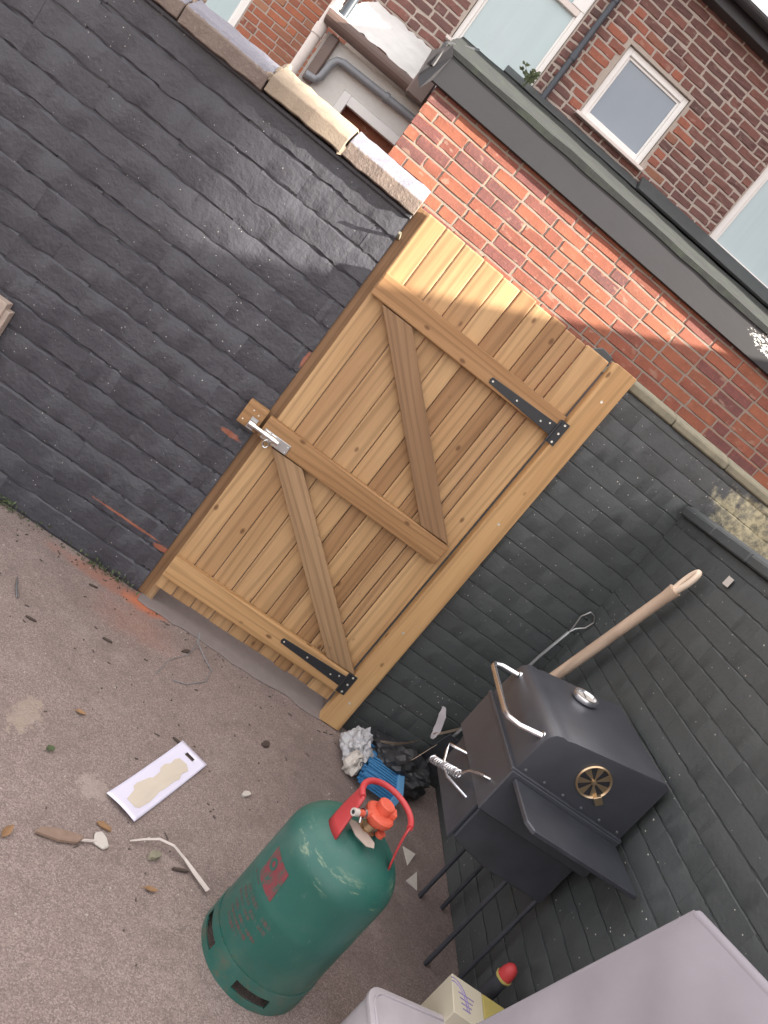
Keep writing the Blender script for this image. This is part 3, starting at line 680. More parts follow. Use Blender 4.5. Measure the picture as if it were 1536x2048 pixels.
MB().box((3.25, 7.3055, 0), (9.0, 7.6, 5.0)).build('wall', 'light_mortar', ho)
def newer(x_, z_): return (0.36 < x_ < 1.52 and 3.72 < z_ < 4.40 and random.random() < 0.85) or (0.5 < x_ < 1.5 and 4.38 < z_ < 4.62 and random.random() < .9)
lay_bricks(ho, Vector((0, 7.30, 0)), X, -1.25, 6.0, 2.98, 5.0, 0.20, 0.0752, 0.0145, DB, OB, newer, (W1, W2, W3), ytilt=0.0022, headers=0.3, limit=300)
def window(parent, x0, x1, z0, z1, y, fw, glassm, sill=True, dep=0.06, transom=None, curtain=True):
    f = MB()
    f.box((x0, y, z0), (x0+fw, y+dep, z1)); f.box((x1-fw, y, z0), (x1, y+dep, z1)); f.box((x0+fw, y, z0), (x1-fw, y+dep, z0+fw)); f.box((x0+fw, y, z1-fw), (x1-fw, y+dep, z1))
    w_ = f.build('window', 'upvc', parent, 0.004)
    i = fw*0.42; a, b_, c, d = x0+fw, x1-fw, z0+fw, z1-fw
    s_ = MB(); yy = y+0.018
    s_.box((a, yy, c), (a+i, yy+0.03, d)); s_.box((b_-i, yy, c), (b_, yy+0.03, d)); s_.box((a+i, yy, c), (b_-i, yy+0.03, c+i)); s_.box((a+i, yy, d-i), (b_-i, yy+0.03, d))
    s_.build('sash', 'upvc', w_, 0.003)
    MB().box((a+i*0.5, yy+0.012, c+i*0.5), (b_-i*0.5, yy+0.020, d-i*0.5)).build('pane', glassm, w_)
    if transom: 
        MB().box((a, y-0.004, transom), (b_, y+0.05, transom+0.05)).build('transom', 'sill', w_, 0.003)
    if sill: MB().prism([(y-0.10, z0-0.034), (y-0.10, z0-0.008), (y-0.002, z0-0.002), (y-0.002, z0-0.034)], x0-0.035, x1+0.035, 'x').build('sill', 'sill', w_, 0.003)
    return w_
window(ho, W1[0]+.004, W1[1]-.004, W1[2]+.004, 4.98, 7.335, 0.045, 'glass_pale', True, 0.06, 4.262)
MB().box((0.02, 7.330, 4.315), (0.155, 7.36, 4.97)).build('casement', 'upvc', ho, 0.004)
window(ho, W2[0]+.004, W2[1]-.004, W2[2]+.004, W2[3]-.004, 7.335, 0.05, 'glass_blue')
window(ho, W3[0]+.004, W3[1]-.004, W3[2]+.004, 4.98, 7.335, 0.062, 'glass_pale', True, 0.06, None)
MB().tube([(0.285, 7.262, 3.60), (0.285, 7.262, 4.30), (0.292, 7.262, 4.9), (0.30, 7.24, 4.98)], 0.026, 12).build('downpipe', 'dark_pipe', ho)
for z_ in (3.98, 4.5): MB().tube([(0.287, 7.262, z_), (0.287, 7.262, z_+0.06)], 0.032, 12).build('pipe_collar', 'dark_pipe', ho)
MB().box((-1.35, 7.16, 4.962), (9.0, 7.29, 5.09)).build('eaves_board', 'bitumen', ho, 0.004)
gt = MB(); prof = [(7.09+0.055*math.cos(R(180+18*k)), 5.085+0.055*math.sin(R(180+18*k))) for k in range(11)]
gt.prism(prof+[(p[0]*0.0+7.09+(p[0]-7.09)*0.9, p[1]) for p in reversed(prof)], -1.35, 9.0, 'x'); gt.build('gutter', 'bitumen', ho)
MB().prism([(7.12, 5.095), (7.09, 5.112), (10.8, 6.55), (14.5, 5.112), (14.4, 5.095)], -1.4, 9.1, 'x').build('roof', 'slate', ho)
MB().box((-1.25, 7.603, 0), (9.0, 14.3, 5.0)).build('rear_block', 'dark_brick', ho)
# weed growing on the roof edge below the big window
def weed(name, base, n, h, spread, label, mat='green', lw_=0.012):
    m = MB()
    for k in range(n):
        a = random.uniform(0, 2*math.pi); hh = h*random.uniform(.5, 1); dx, dy = math.cos(a)*spread*random.random(), math.sin(a)*spread*random.random()*0.5
        p0 = Vector(base); tip = p0+Vector((dx*2, dy*2, hh)); mid = p0+Vector((dx*0.7, dy*0.7, hh*0.7))
        m.tube([p0, mid, tip], [0.003, 0.002, 0.001], 4)
        for q in range(6):
            t = random.uniform(.3, 1); c = p0.lerp(mid, t*2) if t < .5 else mid.lerp(tip, t*2-1)
            d = Vector((random.uniform(-1, 1), random.uniform(-.4, .4), random.uniform(-.2, .8))).normalized()*lw_*2.2; s_ = d.cross(Vector((0.3, 1, 0.2))).normalized()*lw_*0.6
            m.add([c, c+d*.5+s_, c+d, c+d*.5-s_], [(0, 1, 2, 3)])
    o = m.build(name, mat, None); return tag(o, label, 'plant')
weed('weed_plant', (0.10, 7.08, 3.53), 9, 0.17, 0.07, 'small weed growing on the outbuilding roof below the big window', 'green', 0.02)

# ================================================================== WHITE LEAN-TO AND FAR HOUSE, LEFT
le = empty('white_lean_to', (-0.8, 6.5, 0), 'white rendered lean-to with pale roof and dark gutter behind the left wall', 'building')
MB().box((-1.16, 6.0, 0), (-0.865, 7.25, 2.70)).build('wall', 'render', le)
MB().box((-0.865, 6.0, 2.485), (0.3, 7.25, 2.70)).build('wall', 'render', le)
MB().box((-0.865, 6.12, 0), (0.3, 7.25, 2.482)).build('wall', 'far_brick', le)
f = MB(); f.box((-0.862, 5.985, 1.4), (-0.80, 6.06, 2.482)); f.box((-0.80, 5.985, 2.415), (0.28, 6.06, 2.482)); f.build('window', 'upvc', le, 0.004)
gp = [(5.90+0.06*math.cos(R(180+20*k)), 2.765+0.06*math.sin(R(180+20*k))) for k in range(10)]
gm = MB(); gm.prism(gp+[(p[0], 2.79) for p in (gp[-1], gp[0])], -1.2, -0.28, 'x'); gm.build('gutter', 'brown_pipe', le, 0.003)
MB().box((-0.52, 5.82, 2.70), (-0.38, 5.97, 2.86)).build('gutter_outlet', 'brown_pipe', le, 0.01)
r2 = MB(); nx, ny = 22, 16
vs = [(-1.22+1.0*i/nx, 5.88+1.40*j/ny, 2.80+0.54*j/ny+random.uniform(-.010, .010)) for j in range(ny+1) for i in range(nx+1)]
r2.add(vs, [(j*(nx+1)+i, j*(nx+1)+i+1, (j+1)*(nx+1)+i+1, (j+1)*(nx+1)+i) for j in range(ny) for i in range(nx)]); r2.smooth = True; r2.build('roof', 'pale_felt', le)
MB().tube([(-0.36, 5.95, 2.62), (-0.96, 5.95, 2.60), (-1.0, 5.95, 2.585), (-1.02, 5.95, 2.55), (-1.03, 5.95, 2.44), (-1.05, 5.95, 2.405), (-1.12, 5.95, 2.395)], 0.026, 10).build('waste_pipe', 'grey_pipe', le)
MB().tube([(-0.62, 5.95, 2.612), (-0.59, 5.95, 2.613)], 0.033, 10).build('pipe_collar', 'grey_pipe', le)
MB().box((-1.135, 5.955, 2.36), (-1.06, 5.995, 2.70)).build('soil_pipe', 'brown_pipe', le, 0.01)
MB().tube([(-1.20, 5.94, 1.6), (-1.20, 5.94, 2.55), (-1.20, 5.94, 3.25)], 0.035, 12).build('downpipe', 'sill', le)
MB().tube([(-1.20, 5.94, 2.62), (-1.20, 5.94, 2.69)], 0.042, 12).build('pipe_collar', 'sill', le)
MB().tube([(-1.13, 5.95, 2.75), (-1.13, 5.95, 3.3)], 0.033, 12).build('soil_pipe', 'dark_pipe', le)
fh = empty('brick_house', (-3.0, 10, 0), 'far orange brick house wall beyond the left coping with white window frame', 'house')
FB = brick_meshes('brick', 0.218, 0.064, 'far_brick', 6, 0.05, 0.005, 0.002)
MB().box((-2.50, 9.006, 0), (-1.5, 9.3, 5.2)).build('wall', 'light_mortar', fh)
MB().box((-6.0, 9.006, 0), (-3.4, 9.3, 5.2)).build('wall', 'light_mortar', fh)
MB().box((-3.4, 9.006, 0), (-2.50, 9.3, 2.2)).build('wall', 'light_mortar', fh)
lay_bricks(fh, Vector((0, 9.0, 0)), X, -6.0, -1.5, 2.3, 4.2, 0.218, 0.0752, 0.0125, FB, holes=((-3.4, -2.5, 2.2, 5),), ytilt=0.003, headers=0.3, limit=160)
window(fh, -3.39, -2.51, 2.21, 3.9, 9.03, 0.06, 'glass_pale', True)

# ================================================================== SHADE BLOCKS TO THE RIGHT (unseen; added and shaped to cut the sunlight)
def shade_block(label, x0, x1, y0, y1, h, ridge):
    o = empty('brick_house', ((x0+x1)/2, (y0+y1)/2, 0), label, 'house')  # unseen mass added only for the shadow it casts
    MB().box((x0, y0, 0), (x1, y1, h)).build('wall', 'shade_brick', o)
    MB().prism([(x0-0.15, h), (x0-0.15, h+0.1), ((x0+x1)/2, ridge), (x1+0.15, h+0.1), (x1+0.15, h)], y0-0.1, y1+0.0, 'y').build('roof', 'slate', o)
    for k in range(2): MB().box((x0-0.02, y0+1+2*k, 3.2), (x0+0.05, y0+1.9+2*k, 4.3)).build('window', 'upvc', o)
    return o
shade_block('unseen tall brick block added to shade the yard, beyond the side wall', 9.0, 13.0, -8.0, -1.38, 9.4, 10.6)
shade_block('unseen tall brick block added to shade the house, across the alley', 5.2, 9.0, 4.7, 13.0, 8.3, 9.4)
gw = MB().prism([(-6.0, 0), (-6.0, 4.1), (4.6, 4.1), (4.6, 0)], 5.0, 5.12, 'x').build('shade_wall', 'shade_brick'); tag(gw, 'unseen high brick wall added on the right to cut the sunlight', 'wall')  # added out of view; its height sets the sunlit patch's lower edge

# ================================================================== GAS CYLINDER
GC = Vector((0.839, 1.763, 0.0))
gc = empty('gas_cylinder', GC, 'green gas cylinder with red carrying handle standing on the concrete', 'gas cylinder')
T = Matrix.Translation(GC)
prof = [(0.0, 0.028), (0.10, 0.032), (0.150, 0.05), (0.1672, 0.076), (0.1685, 0.084), (0.1685, 0.236), (0.1690, 0.240), (0.1690, 0.250), (0.1685, 0.254), (0.1685, 0.388)]
prof += [(0.0585+0.11*math.cos(R(a)), 0.388+0.098*math.sin(R(a))) for a in range(8, 84, 8)]
prof += [(0.05, 0.489), (0.040, 0.494), (0.036, 0.503), (0.030, 0.506), (0.0, 0.506)]
MB().lathe(prof, 64).build('body', 'cyl', gc, 0, True, 1, T)
sk = MB(); seg = 90; ro, ri = 0.1712, 0.1665
def slot(k):
    a = (k+0.5)*360/seg
    return any(abs((a-c+180) % 360-180) < 17.5 for c in (195, 267, 339, 51, 123))
def ringq(r, z0, z1, k, flip):
    a, b = 2*math.pi*k/seg, 2*math.pi*(k+1)/seg
    q = [(r*math.cos(a), r*math.sin(a), z0), (r*math.cos(b), r*math.sin(b), z0), (r*math.cos(b), r*math.sin(b), z1), (r*math.cos(a), r*math.sin(a), z1)]
    sk.add(q, [(3, 2, 1, 0) if flip else (0, 1, 2, 3)])
def cap(z, k, up):
    a, b = 2*math.pi*k/seg, 2*math.pi*(k+1)/seg
    q = [(ri*math.cos(a), ri*math.sin(a), z), (ro*math.cos(a), ro*math.sin(a), z), (ro*math.cos(b), ro*math.sin(b), z), (ri*math.cos(b), ri*math.sin(b), z)]
    sk.add(q, [(0, 1, 2, 3) if up else (3, 2, 1, 0)])
for k in range(seg):
    for (z0, z1) in ((0.0, 0.022), (0.022, 0.052), (0.052, 0.080)):
        if z0 == 0.022 and slot(k): continue
        ringq(ro, z0, z1, k, False); ringq(ri, z0, z1, k, True)
    if slot(k): cap(0.022, k, True); cap(0.052, k, False)
    cap(0.080, k, True)
me = bpy.data.meshes.new('base_ring'); me.from_pydata(sk.v, [], sk.f)
bm = bmesh.new(); bm.from_mesh(me); bmesh.ops.remove_doubles(bm, verts=bm.verts, dist=1e-5); bm.to_mesh(me); bm.free()
for p in me.polygons: p.use_smooth = True
me.set_sharp_from_angle(angle=R(40)); link('base_ring', me, 'cyl', gc, T)
# carrying handle: open ring on two straps
def pol(r, a, z): return (r*math.cos(R(a)), r*math.sin(R(a)), z)
hd = MB().tube([pol(0.080, a, 0.598+0.004*math.sin(R(a))) for a in range(196, -24, -8)], 0.0085, 10).build('handle', 'red_plastic', gc, 0, True, 1, T)
def strap(a0, a1, b0, b1, z1, rt, rb, n=8):
    m = MB(); vs = []
    for k in range(n+1):
        t = k/n
        for (a, b) in ((a0, b0), (a1, b1)):
            pass
    g_ = []
    for j in range(6):
        s_ = j/5
        for k in range(n+1):
            t = k/n; a = (a0+(a1-a0)*t)*(1-s_)+(b0+(b1-b0)*t)*s_; r = rt+(rb-rt)*s_**1.4; z = 0.600+(z1-0.600)*s_
            g_.append(pol(r, a, z))
    fs = [(j*(n+1)+k, j*(n+1)+k+1, (j+1)*(n+1)+k+1, (j+1)*(n+1)+k) for j in range(5) for k in range(n)]
    m.add(g_, fs); m.smooth = True
    o = m.build('strap', 'red_plastic', hd, 0, True, 1, T)
    md = o.modifiers.new('thick', 'SOLIDIFY'); md.thickness = 0.005; md.offset = 0
    return o
strap(150, 203, 186, 222, 0.476, 0.080, 0.098)
strap(-28, -6, -26, -12, 0.468, 0.080, 0.112)
# valve and clip-on regulator
MB().lathe([(0.0, 0.50), (0.026, 0.50), (0.026, 0.515), (0.019, 0.518), (0.019, 0.535), (0.0, 0.535)], 20).build('valve', 'brass', gc, 0, True, 1, T)
TR = T @ Matrix.Translation((0.004, 0.006, 0.0))
rg = MB().lathe([(0.0, 0.532), (0.022, 0.532), (0.024, 0.545), (0.040, 0.549), (0.043, 0.556), (0.043, 0.566), (0.038, 0.571), (0.0, 0.573)], 36).build('regulator', 'orange_plastic', gc, 0, True, 1, TR)
MB().lathe([(0.0, 0.572), (0.024, 0.572), (0.024, 0.592), (0.021, 0.595), (0.0, 0.595)], 24, (0.004, 0.012, 0)).build('regulator_cap', 'orange_plastic', rg, 0, True, 1, TR)
MB().box((0.012, -0.004, 0.571), (0.040, 0.026, 0.587)).build('regulator_lever', 'orange_plastic', rg, 0.003, False, 2, TR)
MB().lathe([(0.0, 0.518), (0.012, 0.518), (0.013, 0.532), (0.0, 0.532)], 16, (0.03, -0.016, 0)).build('regulator_knob', 'orange_plastic', rg, 0, True, 1, TR)
nd = Vector((-1.0, -0.62, 0)).normalized(); n0 = Vector((0, 0, 0.560))
MB().tube([n0+nd*0.03, n0+nd*0.050, n0+nd*0.052, n0+nd*0.086], [0.013, 0.012, 0.0095, 0.0085], 14).build('outlet', 'orange_plastic', rg, 0, True, 1, TR)
MB().tube([n0+nd*0.082, n0+nd*0.098], [0.0105, 0.0105], 14).build('outlet_tip', 'white', rg, 0, True, 1, TR)
MB().tube([n0+nd*0.0985, n0+nd*0.0988], 0.0055, 12).build('outlet_bore', 'ink', rg, 0, True, 1, TR)
MB().tube([n0+nd*0.056, n0+nd*0.063], [0.0125, 0.0125], 16).build('hose_clip', 'chrome', rg, 0, True, 1, TR)
MB().tube([n0+nd*0.06+Vector((0, 0, -0.011)), n0+nd*0.058+Vector((0.004, -0.006, -0.024))], 0.0055, 10).build('clip_screw', 'chrome', rg, 0, True, 1, TR)
tg = MB(); pts = [pol(0.030+0.044*t, 268+16*math.sin(t*3), 0.507-0.010*t) for t in (0, .3, .6, .9, 1)]
m = MB(); ol = [(-0.045, 0.0), (-0.05, 0.012), (-0.038, 0.022), (0.0, 0.024), (0.035, 0.020), (0.045, 0.006), (0.03, -0.010), (-0.01, -0.012)]
m.prism(ol, 0, 0.0015, 'z'); m.build('tag', 'tag', gc, 0, False, 1, T @ Matrix.Translation((-0.018, -0.040, 0.509)) @ Euler((R(14), R(-4), R(-38))).to_matrix().to_4x4())
# printing on the side: red panel with a ring mark, rows of worn lettering
def decal(name, mat, a0, a1, z0, z1, skew=0.0, r=0.1693, n=8, parent=None):
    vs = []; 
    for j in (0, 1):
        for k in range(n+1): vs.append(pol(r, a0+(a1-a0)*k/n+skew*j, z0+(z1-z0)*j))
    return MB().add(vs, [(k, k+1, n+1+k+1, n+1+k) for k in range(n)]).build(name, mat, parent or gc, 0, True, 1, T)
dp = decal('red_panel', 'decal', 195, 225, 0.266, 0.356, -3)
rm = []; 
for k in range(20):
    a = 2*math.pi*k/20
    rm += [pol(0.1699, 203+5.0*math.cos(a), 0.325+0.0165*math.sin(a)), pol(0.1699, 203+2.6*math.cos(a), 0.325+0.008*math.sin(a))]
MB().add(rm, [(2*k, 2*((k+1) % 20), 2*((k+1) % 20)+1, 2*k+1) for k in range(20)]).build('ring_mark', 'cyl', dp, 0, True, 1, T)
for k, (a0, a1, zz, hh) in enumerate(((188, 205, .256, .006), (196, 222, .222, .013), (228, 243, .219, .013), (193, 212, .203, .010), (216, 241, .198, .012), (190, 222, .182, .010), (194, 207, .162, .012), (211, 238, .160, .010), (196, 232, .142, .010), (199, 224, .124, .012))):
    a = a0
    while a < a1-1:
        l = random.uniform(2.0, 4.6); decal('lettering', 'decal_dim', a, min(a+l, a1), zz-hh/2, zz+hh/2, -0.6, 0.16885, 2); a += l+0.9

# ================================================================== BARBECUE
bq = empty('barbecue', (1.38, 2.2, 0), 'black steel barbecue with chrome lid handle and brass vent by the side wall', 'barbecue')
lid_prof = [(1.585, 0.785), (1.585, 1.005), (1.565, 1.014), (1.26, 0.956)]
lid_prof += [(1.225+0.045*math.cos(R(a)), 0.905+0.045*math.sin(R(a))) for a in (75, 100, 125, 150, 172)]+[(1.172, 0.785)]
lid = MB().prism(lid_prof, 2.0, 2.44, 'y').build('lid', 'steel_black', bq, 0.003, True, 2)
MB().box((1.165, 1.99, 0.62), (1.59, 2.45, 0.783)).build('firebox', 'steel_black', bq, 0.004)
MB().prism([(1.185, 1.80), (1.205, 1.772), (1.585, 1.785), (1.585, 1.988), (1.185, 1.988)], 0.752, 0.768, 'z').build('side_shelf', 'steel_dark', bq, 0.003)
hp = [(1.178, 2.395, 0.905), (1.125, 2.42, 0.892), (1.098, 2.415, 0.884), (1.088, 2.39, 0.88), (1.088, 2.12, 0.872), (1.092, 2.085, 0.875), (1.118, 2.05, 0.885), (1.182, 2.03, 0.905)]
MB().tube(hp, 0.0095, 12).build('lid_handle', 'chrome', bq)
for p in (hp[0], hp[-1]): MB().tube([p, (p[0]+0.012, p[1], p[2]+0.003)], 0.014, 12).build('handle_boss', 'chrome', bq)
# thermometer on the lid
tx, tz = 1.385, 0.984
TM = Matrix.Translation((tx, 2.34, tz)) @ Matrix.Rotation(R(-10.8), 4, 'Y') @ Matrix.Scale(1.45, 4)
th = MB().lathe([(0.030, 0), (0.032, 0.006), (0.030, 0.012), (0.025, 0.012), (0.023, 0.006)], 32).build('thermometer', 'chrome', lid, 0, True, 1, TM)
MB().lathe([(0.0245, 0.0065), (0.0, 0.0066)], 24).build('dial', 'white', th, 0, True, 1, TM)
MB().box((-0.002, -0.004, 0.0075), (0.0, 0.018, 0.0082)).build('needle', 'ink', th, 0, False, 1, TM)
# brass vent rosette on the end facing the yard
VM = Matrix.Translation((1.385, 1.999, 0.892)) @ Matrix.Rotation(R(90), 4, 'X') @ Matrix.Scale(1.22, 4)
vt = MB().lathe([(0.044, 0.0), (0.0455, 0.004), (0.043, 0.0075), (0.0395, 0.0045), (0.0395, 0.0)], 40).build('vent', 'brass', bq, 0, True, 1, VM)
MB().lathe([(0.0395, 0.001), (0.0, 0.001)], 32).build('vent_back', 'ink', vt, 0, True, 1, VM)
dm = MB()
for k in range(7):
    a0, a1 = 2*math.pi*(k-0.25)/7, 2*math.pi*(k+0.27)/7
    q = [(0.006*math.cos(a0), 0.006*math.sin(a0), 0.003), (0.0395*math.cos(a0), 0.0395*math.sin(a0), 0.003), (0.0395*math.cos((a0+a1)/2), 0.0395*math.sin((a0+a1)/2), 0.003), (0.0395*math.cos(a1), 0.0395*math.sin(a1), 0.003), (0.006*math.cos(a1), 0.006*math.sin(a1), 0.003)]
    dm.add(q, [(0, 1, 2, 3, 4)])
dm.build('vent_blades', 'brass', vt, 0, False, 1, VM)
MB().lathe([(0.007, 0.003), (0.0065, 0.008), (0.0, 0.009)], 14).build('vent_hub', 'brass', vt, 0, True, 1, VM)
MB().box((0.0385, -0.010, 0.003), (0.062, 0.010, 0.012)).build('vent_tab', 'brass', vt, 0.001, False, 1, VM @ Matrix.Rotation(R(-38), 4, 'Z'))
# lower firebox door, sprung handle, legs and bottom tray
MB().prism([(1.20, 0.47), (1.20, 0.618), (1.58, 0.618), (1.58, 0.44), (1.34, 0.44)], 2.04, 2.42, 'y').build('cabinet', 'steel_dark', bq, 0.004)
dr = MB().box((1.188, 2.05, 0.455), (1.199, 2.41, 0.61)).build('door', 'steel_dark', bq, 0.002)
coil = []
c0, c1 = Vector((1.135, 2.37, 0.49)), Vector((1.135, 2.155, 0.60)); d = (c1-c0); n = 13*10
u_ = d.normalized(); a_ = u_.cross(X).normalized(); b_ = a_.cross(u_)
for k in range(n+1):
    t = k/n; th_ = 2*math.pi*13*t; coil.append(c0+d*t+0.0125*(math.cos(th_)*a_+math.sin(th_)*b_))
MB().tube(coil, 0.0027, 6).build('spring_grip', 'chrome', dr)
MB().tube([(1.19, 2.40, 0.47), (1.15, 2.39, 0.48), c0, c1, (1.135, 2.12, 0.645), (1.14, 2.085, 0.67), (1.15, 2.06, 0.685), (1.19, 2.04, 0.70)], 0.0042, 8).build('door_handle', 'chrome', dr)
MB().tube([(1.19, 2.26, 0.63), (1.14, 2.30, 0.605), (1.13, 2.33, 0.59), (1.13, 2.32, 0.572), (1.13, 2.27, 0.545), (1.135, 2.20, 0.55), (1.19, 2.12, 0.565)], 0.0052, 8).build('latch_loop', 'chrome', dr)
for (lx, ly) in ((1.47, 2.09), (1.575, 2.06), (1.47, 2.39), (1.575, 2.40)):
    MB().tube([(lx, ly, 0.0), (lx, ly, 0.45)], 0.009, 10).build('leg', 'steel_dark', bq)
for k in range(6): MB().lathe([(0.0045, 0), (0.004, 0.002), (0.0, 0.0026)], 10).build('rivet', 'grey_frame', lid, 0, True, 1, Matrix.Translation((1.20+0.072*k, 1.9995, 0.802)) @ Matrix.Rotation(R(90), 4, 'X'))
MB().box((1.160, 1.992, 0.776), (1.592, 2.448, 0.790)).build('lid_rim', 'steel_dark', lid, 0.003)
for yy in (2.06, 2.38): MB().tube([(1.597, yy-0.03, 0.79), (1.597, yy+0.03, 0.79)], 0.008, 10).build('lid_hinge', 'grey_frame', lid)

# ================================================================== THINGS IN THE CORNER
# wooden pole with slotted end
top = Vector((1.565, 2.66, 1.535)); bot = Vector((1.535, 2.85, 0.905)); ax_ = (top-bot).normalized(); foot = bot+ax_*(-(bot.z-0.01)/ax_.z)
mid_ = foot.lerp(bot, 0.62)
po = MB().tube([mid_, bot, top-ax_*0.155, top-ax_*0.112], [0.0225, 0.0225, 0.0225, 0.0265], 16).build('shovel', 'pale_wood')
tag(po, 'shovel with pale wooden handle and slotted end leaning behind the barbecue', 'shovel')
MB().tube([foot.lerp(bot, 0.30), foot.lerp(bot, 0.38), foot.lerp(bot, 0.66)], [0.012, 0.024, 0.0235], 12).build('socket', 'steel_dark', po)
bl_ = MB(); bu = ax_; bs = Vector((1, 0, 0)); bs = (bs-bu*bs.dot(bu)).normalized(); f0 = foot.lerp(bot, 0.34)
for_ = [(-.07, 0.0), (.07, 0.0), (.075, -.10), (.07, -.22), (.04, -.285), (0, -.30), (-.04, -.285), (-.07, -.22), (-.075, -.10)]
bn_ = bu.cross(bs).normalized()*0.004
bl_.add([f0+bs*u+bu*v for u, v in for_]+[f0+bs*u+bu*v+bn_ for u, v in for_], [tuple(range(9)), tuple(range(17, 8, -1))]+[(i, 9+i, 9+(i+1) % 9, (i+1) % 9) for i in range(9)])
bl_.build('blade', 'steel_dark', po)
sd_ = Vector((0, 1, 0.2)); sd_ = (sd_-ax_*sd_.dot(ax_)).normalized(); c_ = top-ax_*0.065
lo = []
for k in range(28):
    a = 2*math.pi*k/28; lo.append(c_+ax_*(0.060*math.sin(a))+sd_*((0.0165+0.003*math.sin(a))*math.cos(a)))
MB().tube(lo, 0.0115, 12, True).build('slotted_end', 'pale_wood', po)
# steel tongs
tn = MB(); t0, t1 = Vector((1.535, 3.09, 0.82)), Vector((1.565, 3.10, 0.98))
tn.tube([(1.45, 3.07, 0.005), t0, t1], 0.008, 8); tn.tube([t1, t1+Vector((0.0, 0, 0.03)), t1+Vector((-.012, -.01, 0.09)), t1+Vector((.006, -.015, .13))], 0.0035, 6); tn.tube([t1, t1+Vector((0.012, 0, 0.03)), t1+Vector((.038, -.01, 0.06)), t1+Vector((.045, -.02, .10))], 0.0035, 6)
tn.tube([t1+Vector((.006, -.015, .13)), t1+Vector((.03, -.02, .125)), t1+Vector((.045, -.02, .10))], 0.003, 6)
tag(tn.build('fire_tongs', 'grey_frame'), 'thin grey metal tongs leaning in the wall corner', 'tongs')
st = MB().box((1.6045, 2.535, 1.555), (1.6075, 2.575, 1.59)).build('tag_card', 'white', None, 0.001); tag(st, 'small white square of card stuck high on the side wall', 'card')

# torn sack, printed wrapper, brush
random.seed(21)
def blob_mesh(c, r, n=3, amp=0.25, seed=1, flat=0.05):
    bm = bmesh.new(); bmesh.ops.create_icosphere(bm, subdivisions=n, radius=1.0)
    from mathutils import noise as NZ
    for v in bm.verts:
        k = v.co.copy(); q = 1+amp*NZ.noise(k*1.7+Vector((seed, 0, 0)))+amp*0.8*abs(NZ.noise(k*4.1+Vector((0, seed, 0))))-amp*0.5*abs(NZ.noise(k*8+Vector((seed, seed, 0))))
        v.co = Vector((k.x*r[0]*q, k.y*r[1]*q, k.z*r[2]*q))+Vector(c)
        if v.co.z < flat: v.co.z = flat
    me = bpy.data.meshes.new('blob'); bm.to_mesh(me); bm.free(); return me
sk_ = empty('charcoal_sack', (1.32, 2.98, 0.0), 'torn black charcoal sack with pale paper edges beside the gate post', 'sack')
me = blob_mesh((1.33, 2.99, 0.075), (0.17, 0.12, 0.085), 4, 0.3, 3, 0.004); link('sack_body', me, 'sack', sk_)
def ribbon(pts, w_, upv=Vector((0, 0.4, 1)), taper=True):
    m = MB(); P = [Vector(p) for p in pts]; n = len(P)
    # Catmull subdivide
    Q = []
    for i in range(n-1):
        a, b, c, d = P[max(i-1, 0)], P[i], P[i+1], P[min(i+2, n-1)]
        for k in range(5):
            t = k/5; Q.append(0.5*((2*b)+(c-a)*t+(2*a-5*b+4*c-d)*t*t+(3*b-a-3*c+d)*t**3))
    Q.append(P[-1]); vs = []
    for i, q in enumerate(Q):
        t = i/(len(Q)-1); ww = w_*(math.sin(math.pi*min(1, max(0.06, t*0.94+0.03)))**0.5 if taper else 1)*random.uniform(.85, 1.1)
        vs += [q-upv.normalized()*ww/2, q+upv.normalized()*ww/2]
    return m.add(vs, [(2*i, 2*i+2, 2*i+3, 2*i+1) for i in range(len(Q)-1)])
ribbon([(1.185, 2.95, 0.15), (1.26, 2.98, 0.165), (1.34, 3.03, 0.20), (1.40, 3.08, 0.25)], 0.035, Vector((0.1, -0.5, 1))).build('torn_edge', 'kraft', sk_, 0, True)
ribbon([(1.40, 3.08, 0.255), (1.43, 3.09, 0.27), (1.50, 3.11, 0.34), (1.54, 3.12, 0.385)], 0.02, Vector((-0.5, -0.3, 1))).build('torn_edge', 'kraft', sk_, 0, True)
ribbon([(1.27, 2.86, 0.14), (1.33, 2.92, 0.16), (1.38, 2.98, 0.20), (1.42, 3.02, 0.25)], 0.018, Vector((0.2, -0.5, 1))).build('torn_edge', 'kraft', sk_, 0, True)
ribbon([(1.41, 3.08, 0.23), (1.405, 3.09, 0.28), (1.385, 3.10, 0.34), (1.37, 3.11, 0.375)], 0.035, Vector((1, -0.3, 0.2))).build('plastic_tail', 'tub', sk_, 0, True)
wr_ = empty('crumpled_wrapper', (1.12, 2.93, 0.0), 'crumpled silver-grey printed wrapper at the foot of the gate post', 'wrapper')
me = blob_mesh((1.125, 2.955, 0.065), (0.062, 0.095, 0.062), 4, 0.5, 8, 0.003); link('wrapper', me, 'bagfoil', wr_)
me2 = blob_mesh((1.118, 2.85, 0.05), (0.035, 0.05, 0.05), 3, 0.4, 5, 0.003); link('folded_end', me2, 'white', wr_)
def text(body, size, mat, mx, parent, name='lettering', ext=0.0004):
    cu = bpy.data.curves.new(name, 'FONT'); cu.body = body; cu.size = size; cu.extrude = ext; cu.align_x = 'CENTER'
    tmp = bpy.data.objects.new('tmp', cu); COL.objects.link(tmp); dg = bpy.context.evaluated_depsgraph_get()
    me = bpy.data.meshes.new_from_object(tmp.evaluated_get(dg)); me.name = name; bpy.data.objects.remove(tmp)
    me.materials.clear(); return link(name, me, mat, parent, mx)
def face_cam(p, spin):
    d = (CAM-Vector(p)).normalized(); q = d.to_track_quat('Z', 'Y').to_matrix().to_4x4()
    return Matrix.Translation(p) @ q @ Matrix.Rotation(spin, 4, 'Z')
pz = Vector((1.135, 2.865, 0.118)); nrm_ = Vector((-0.25, -0.75, 0.6)).normalized()
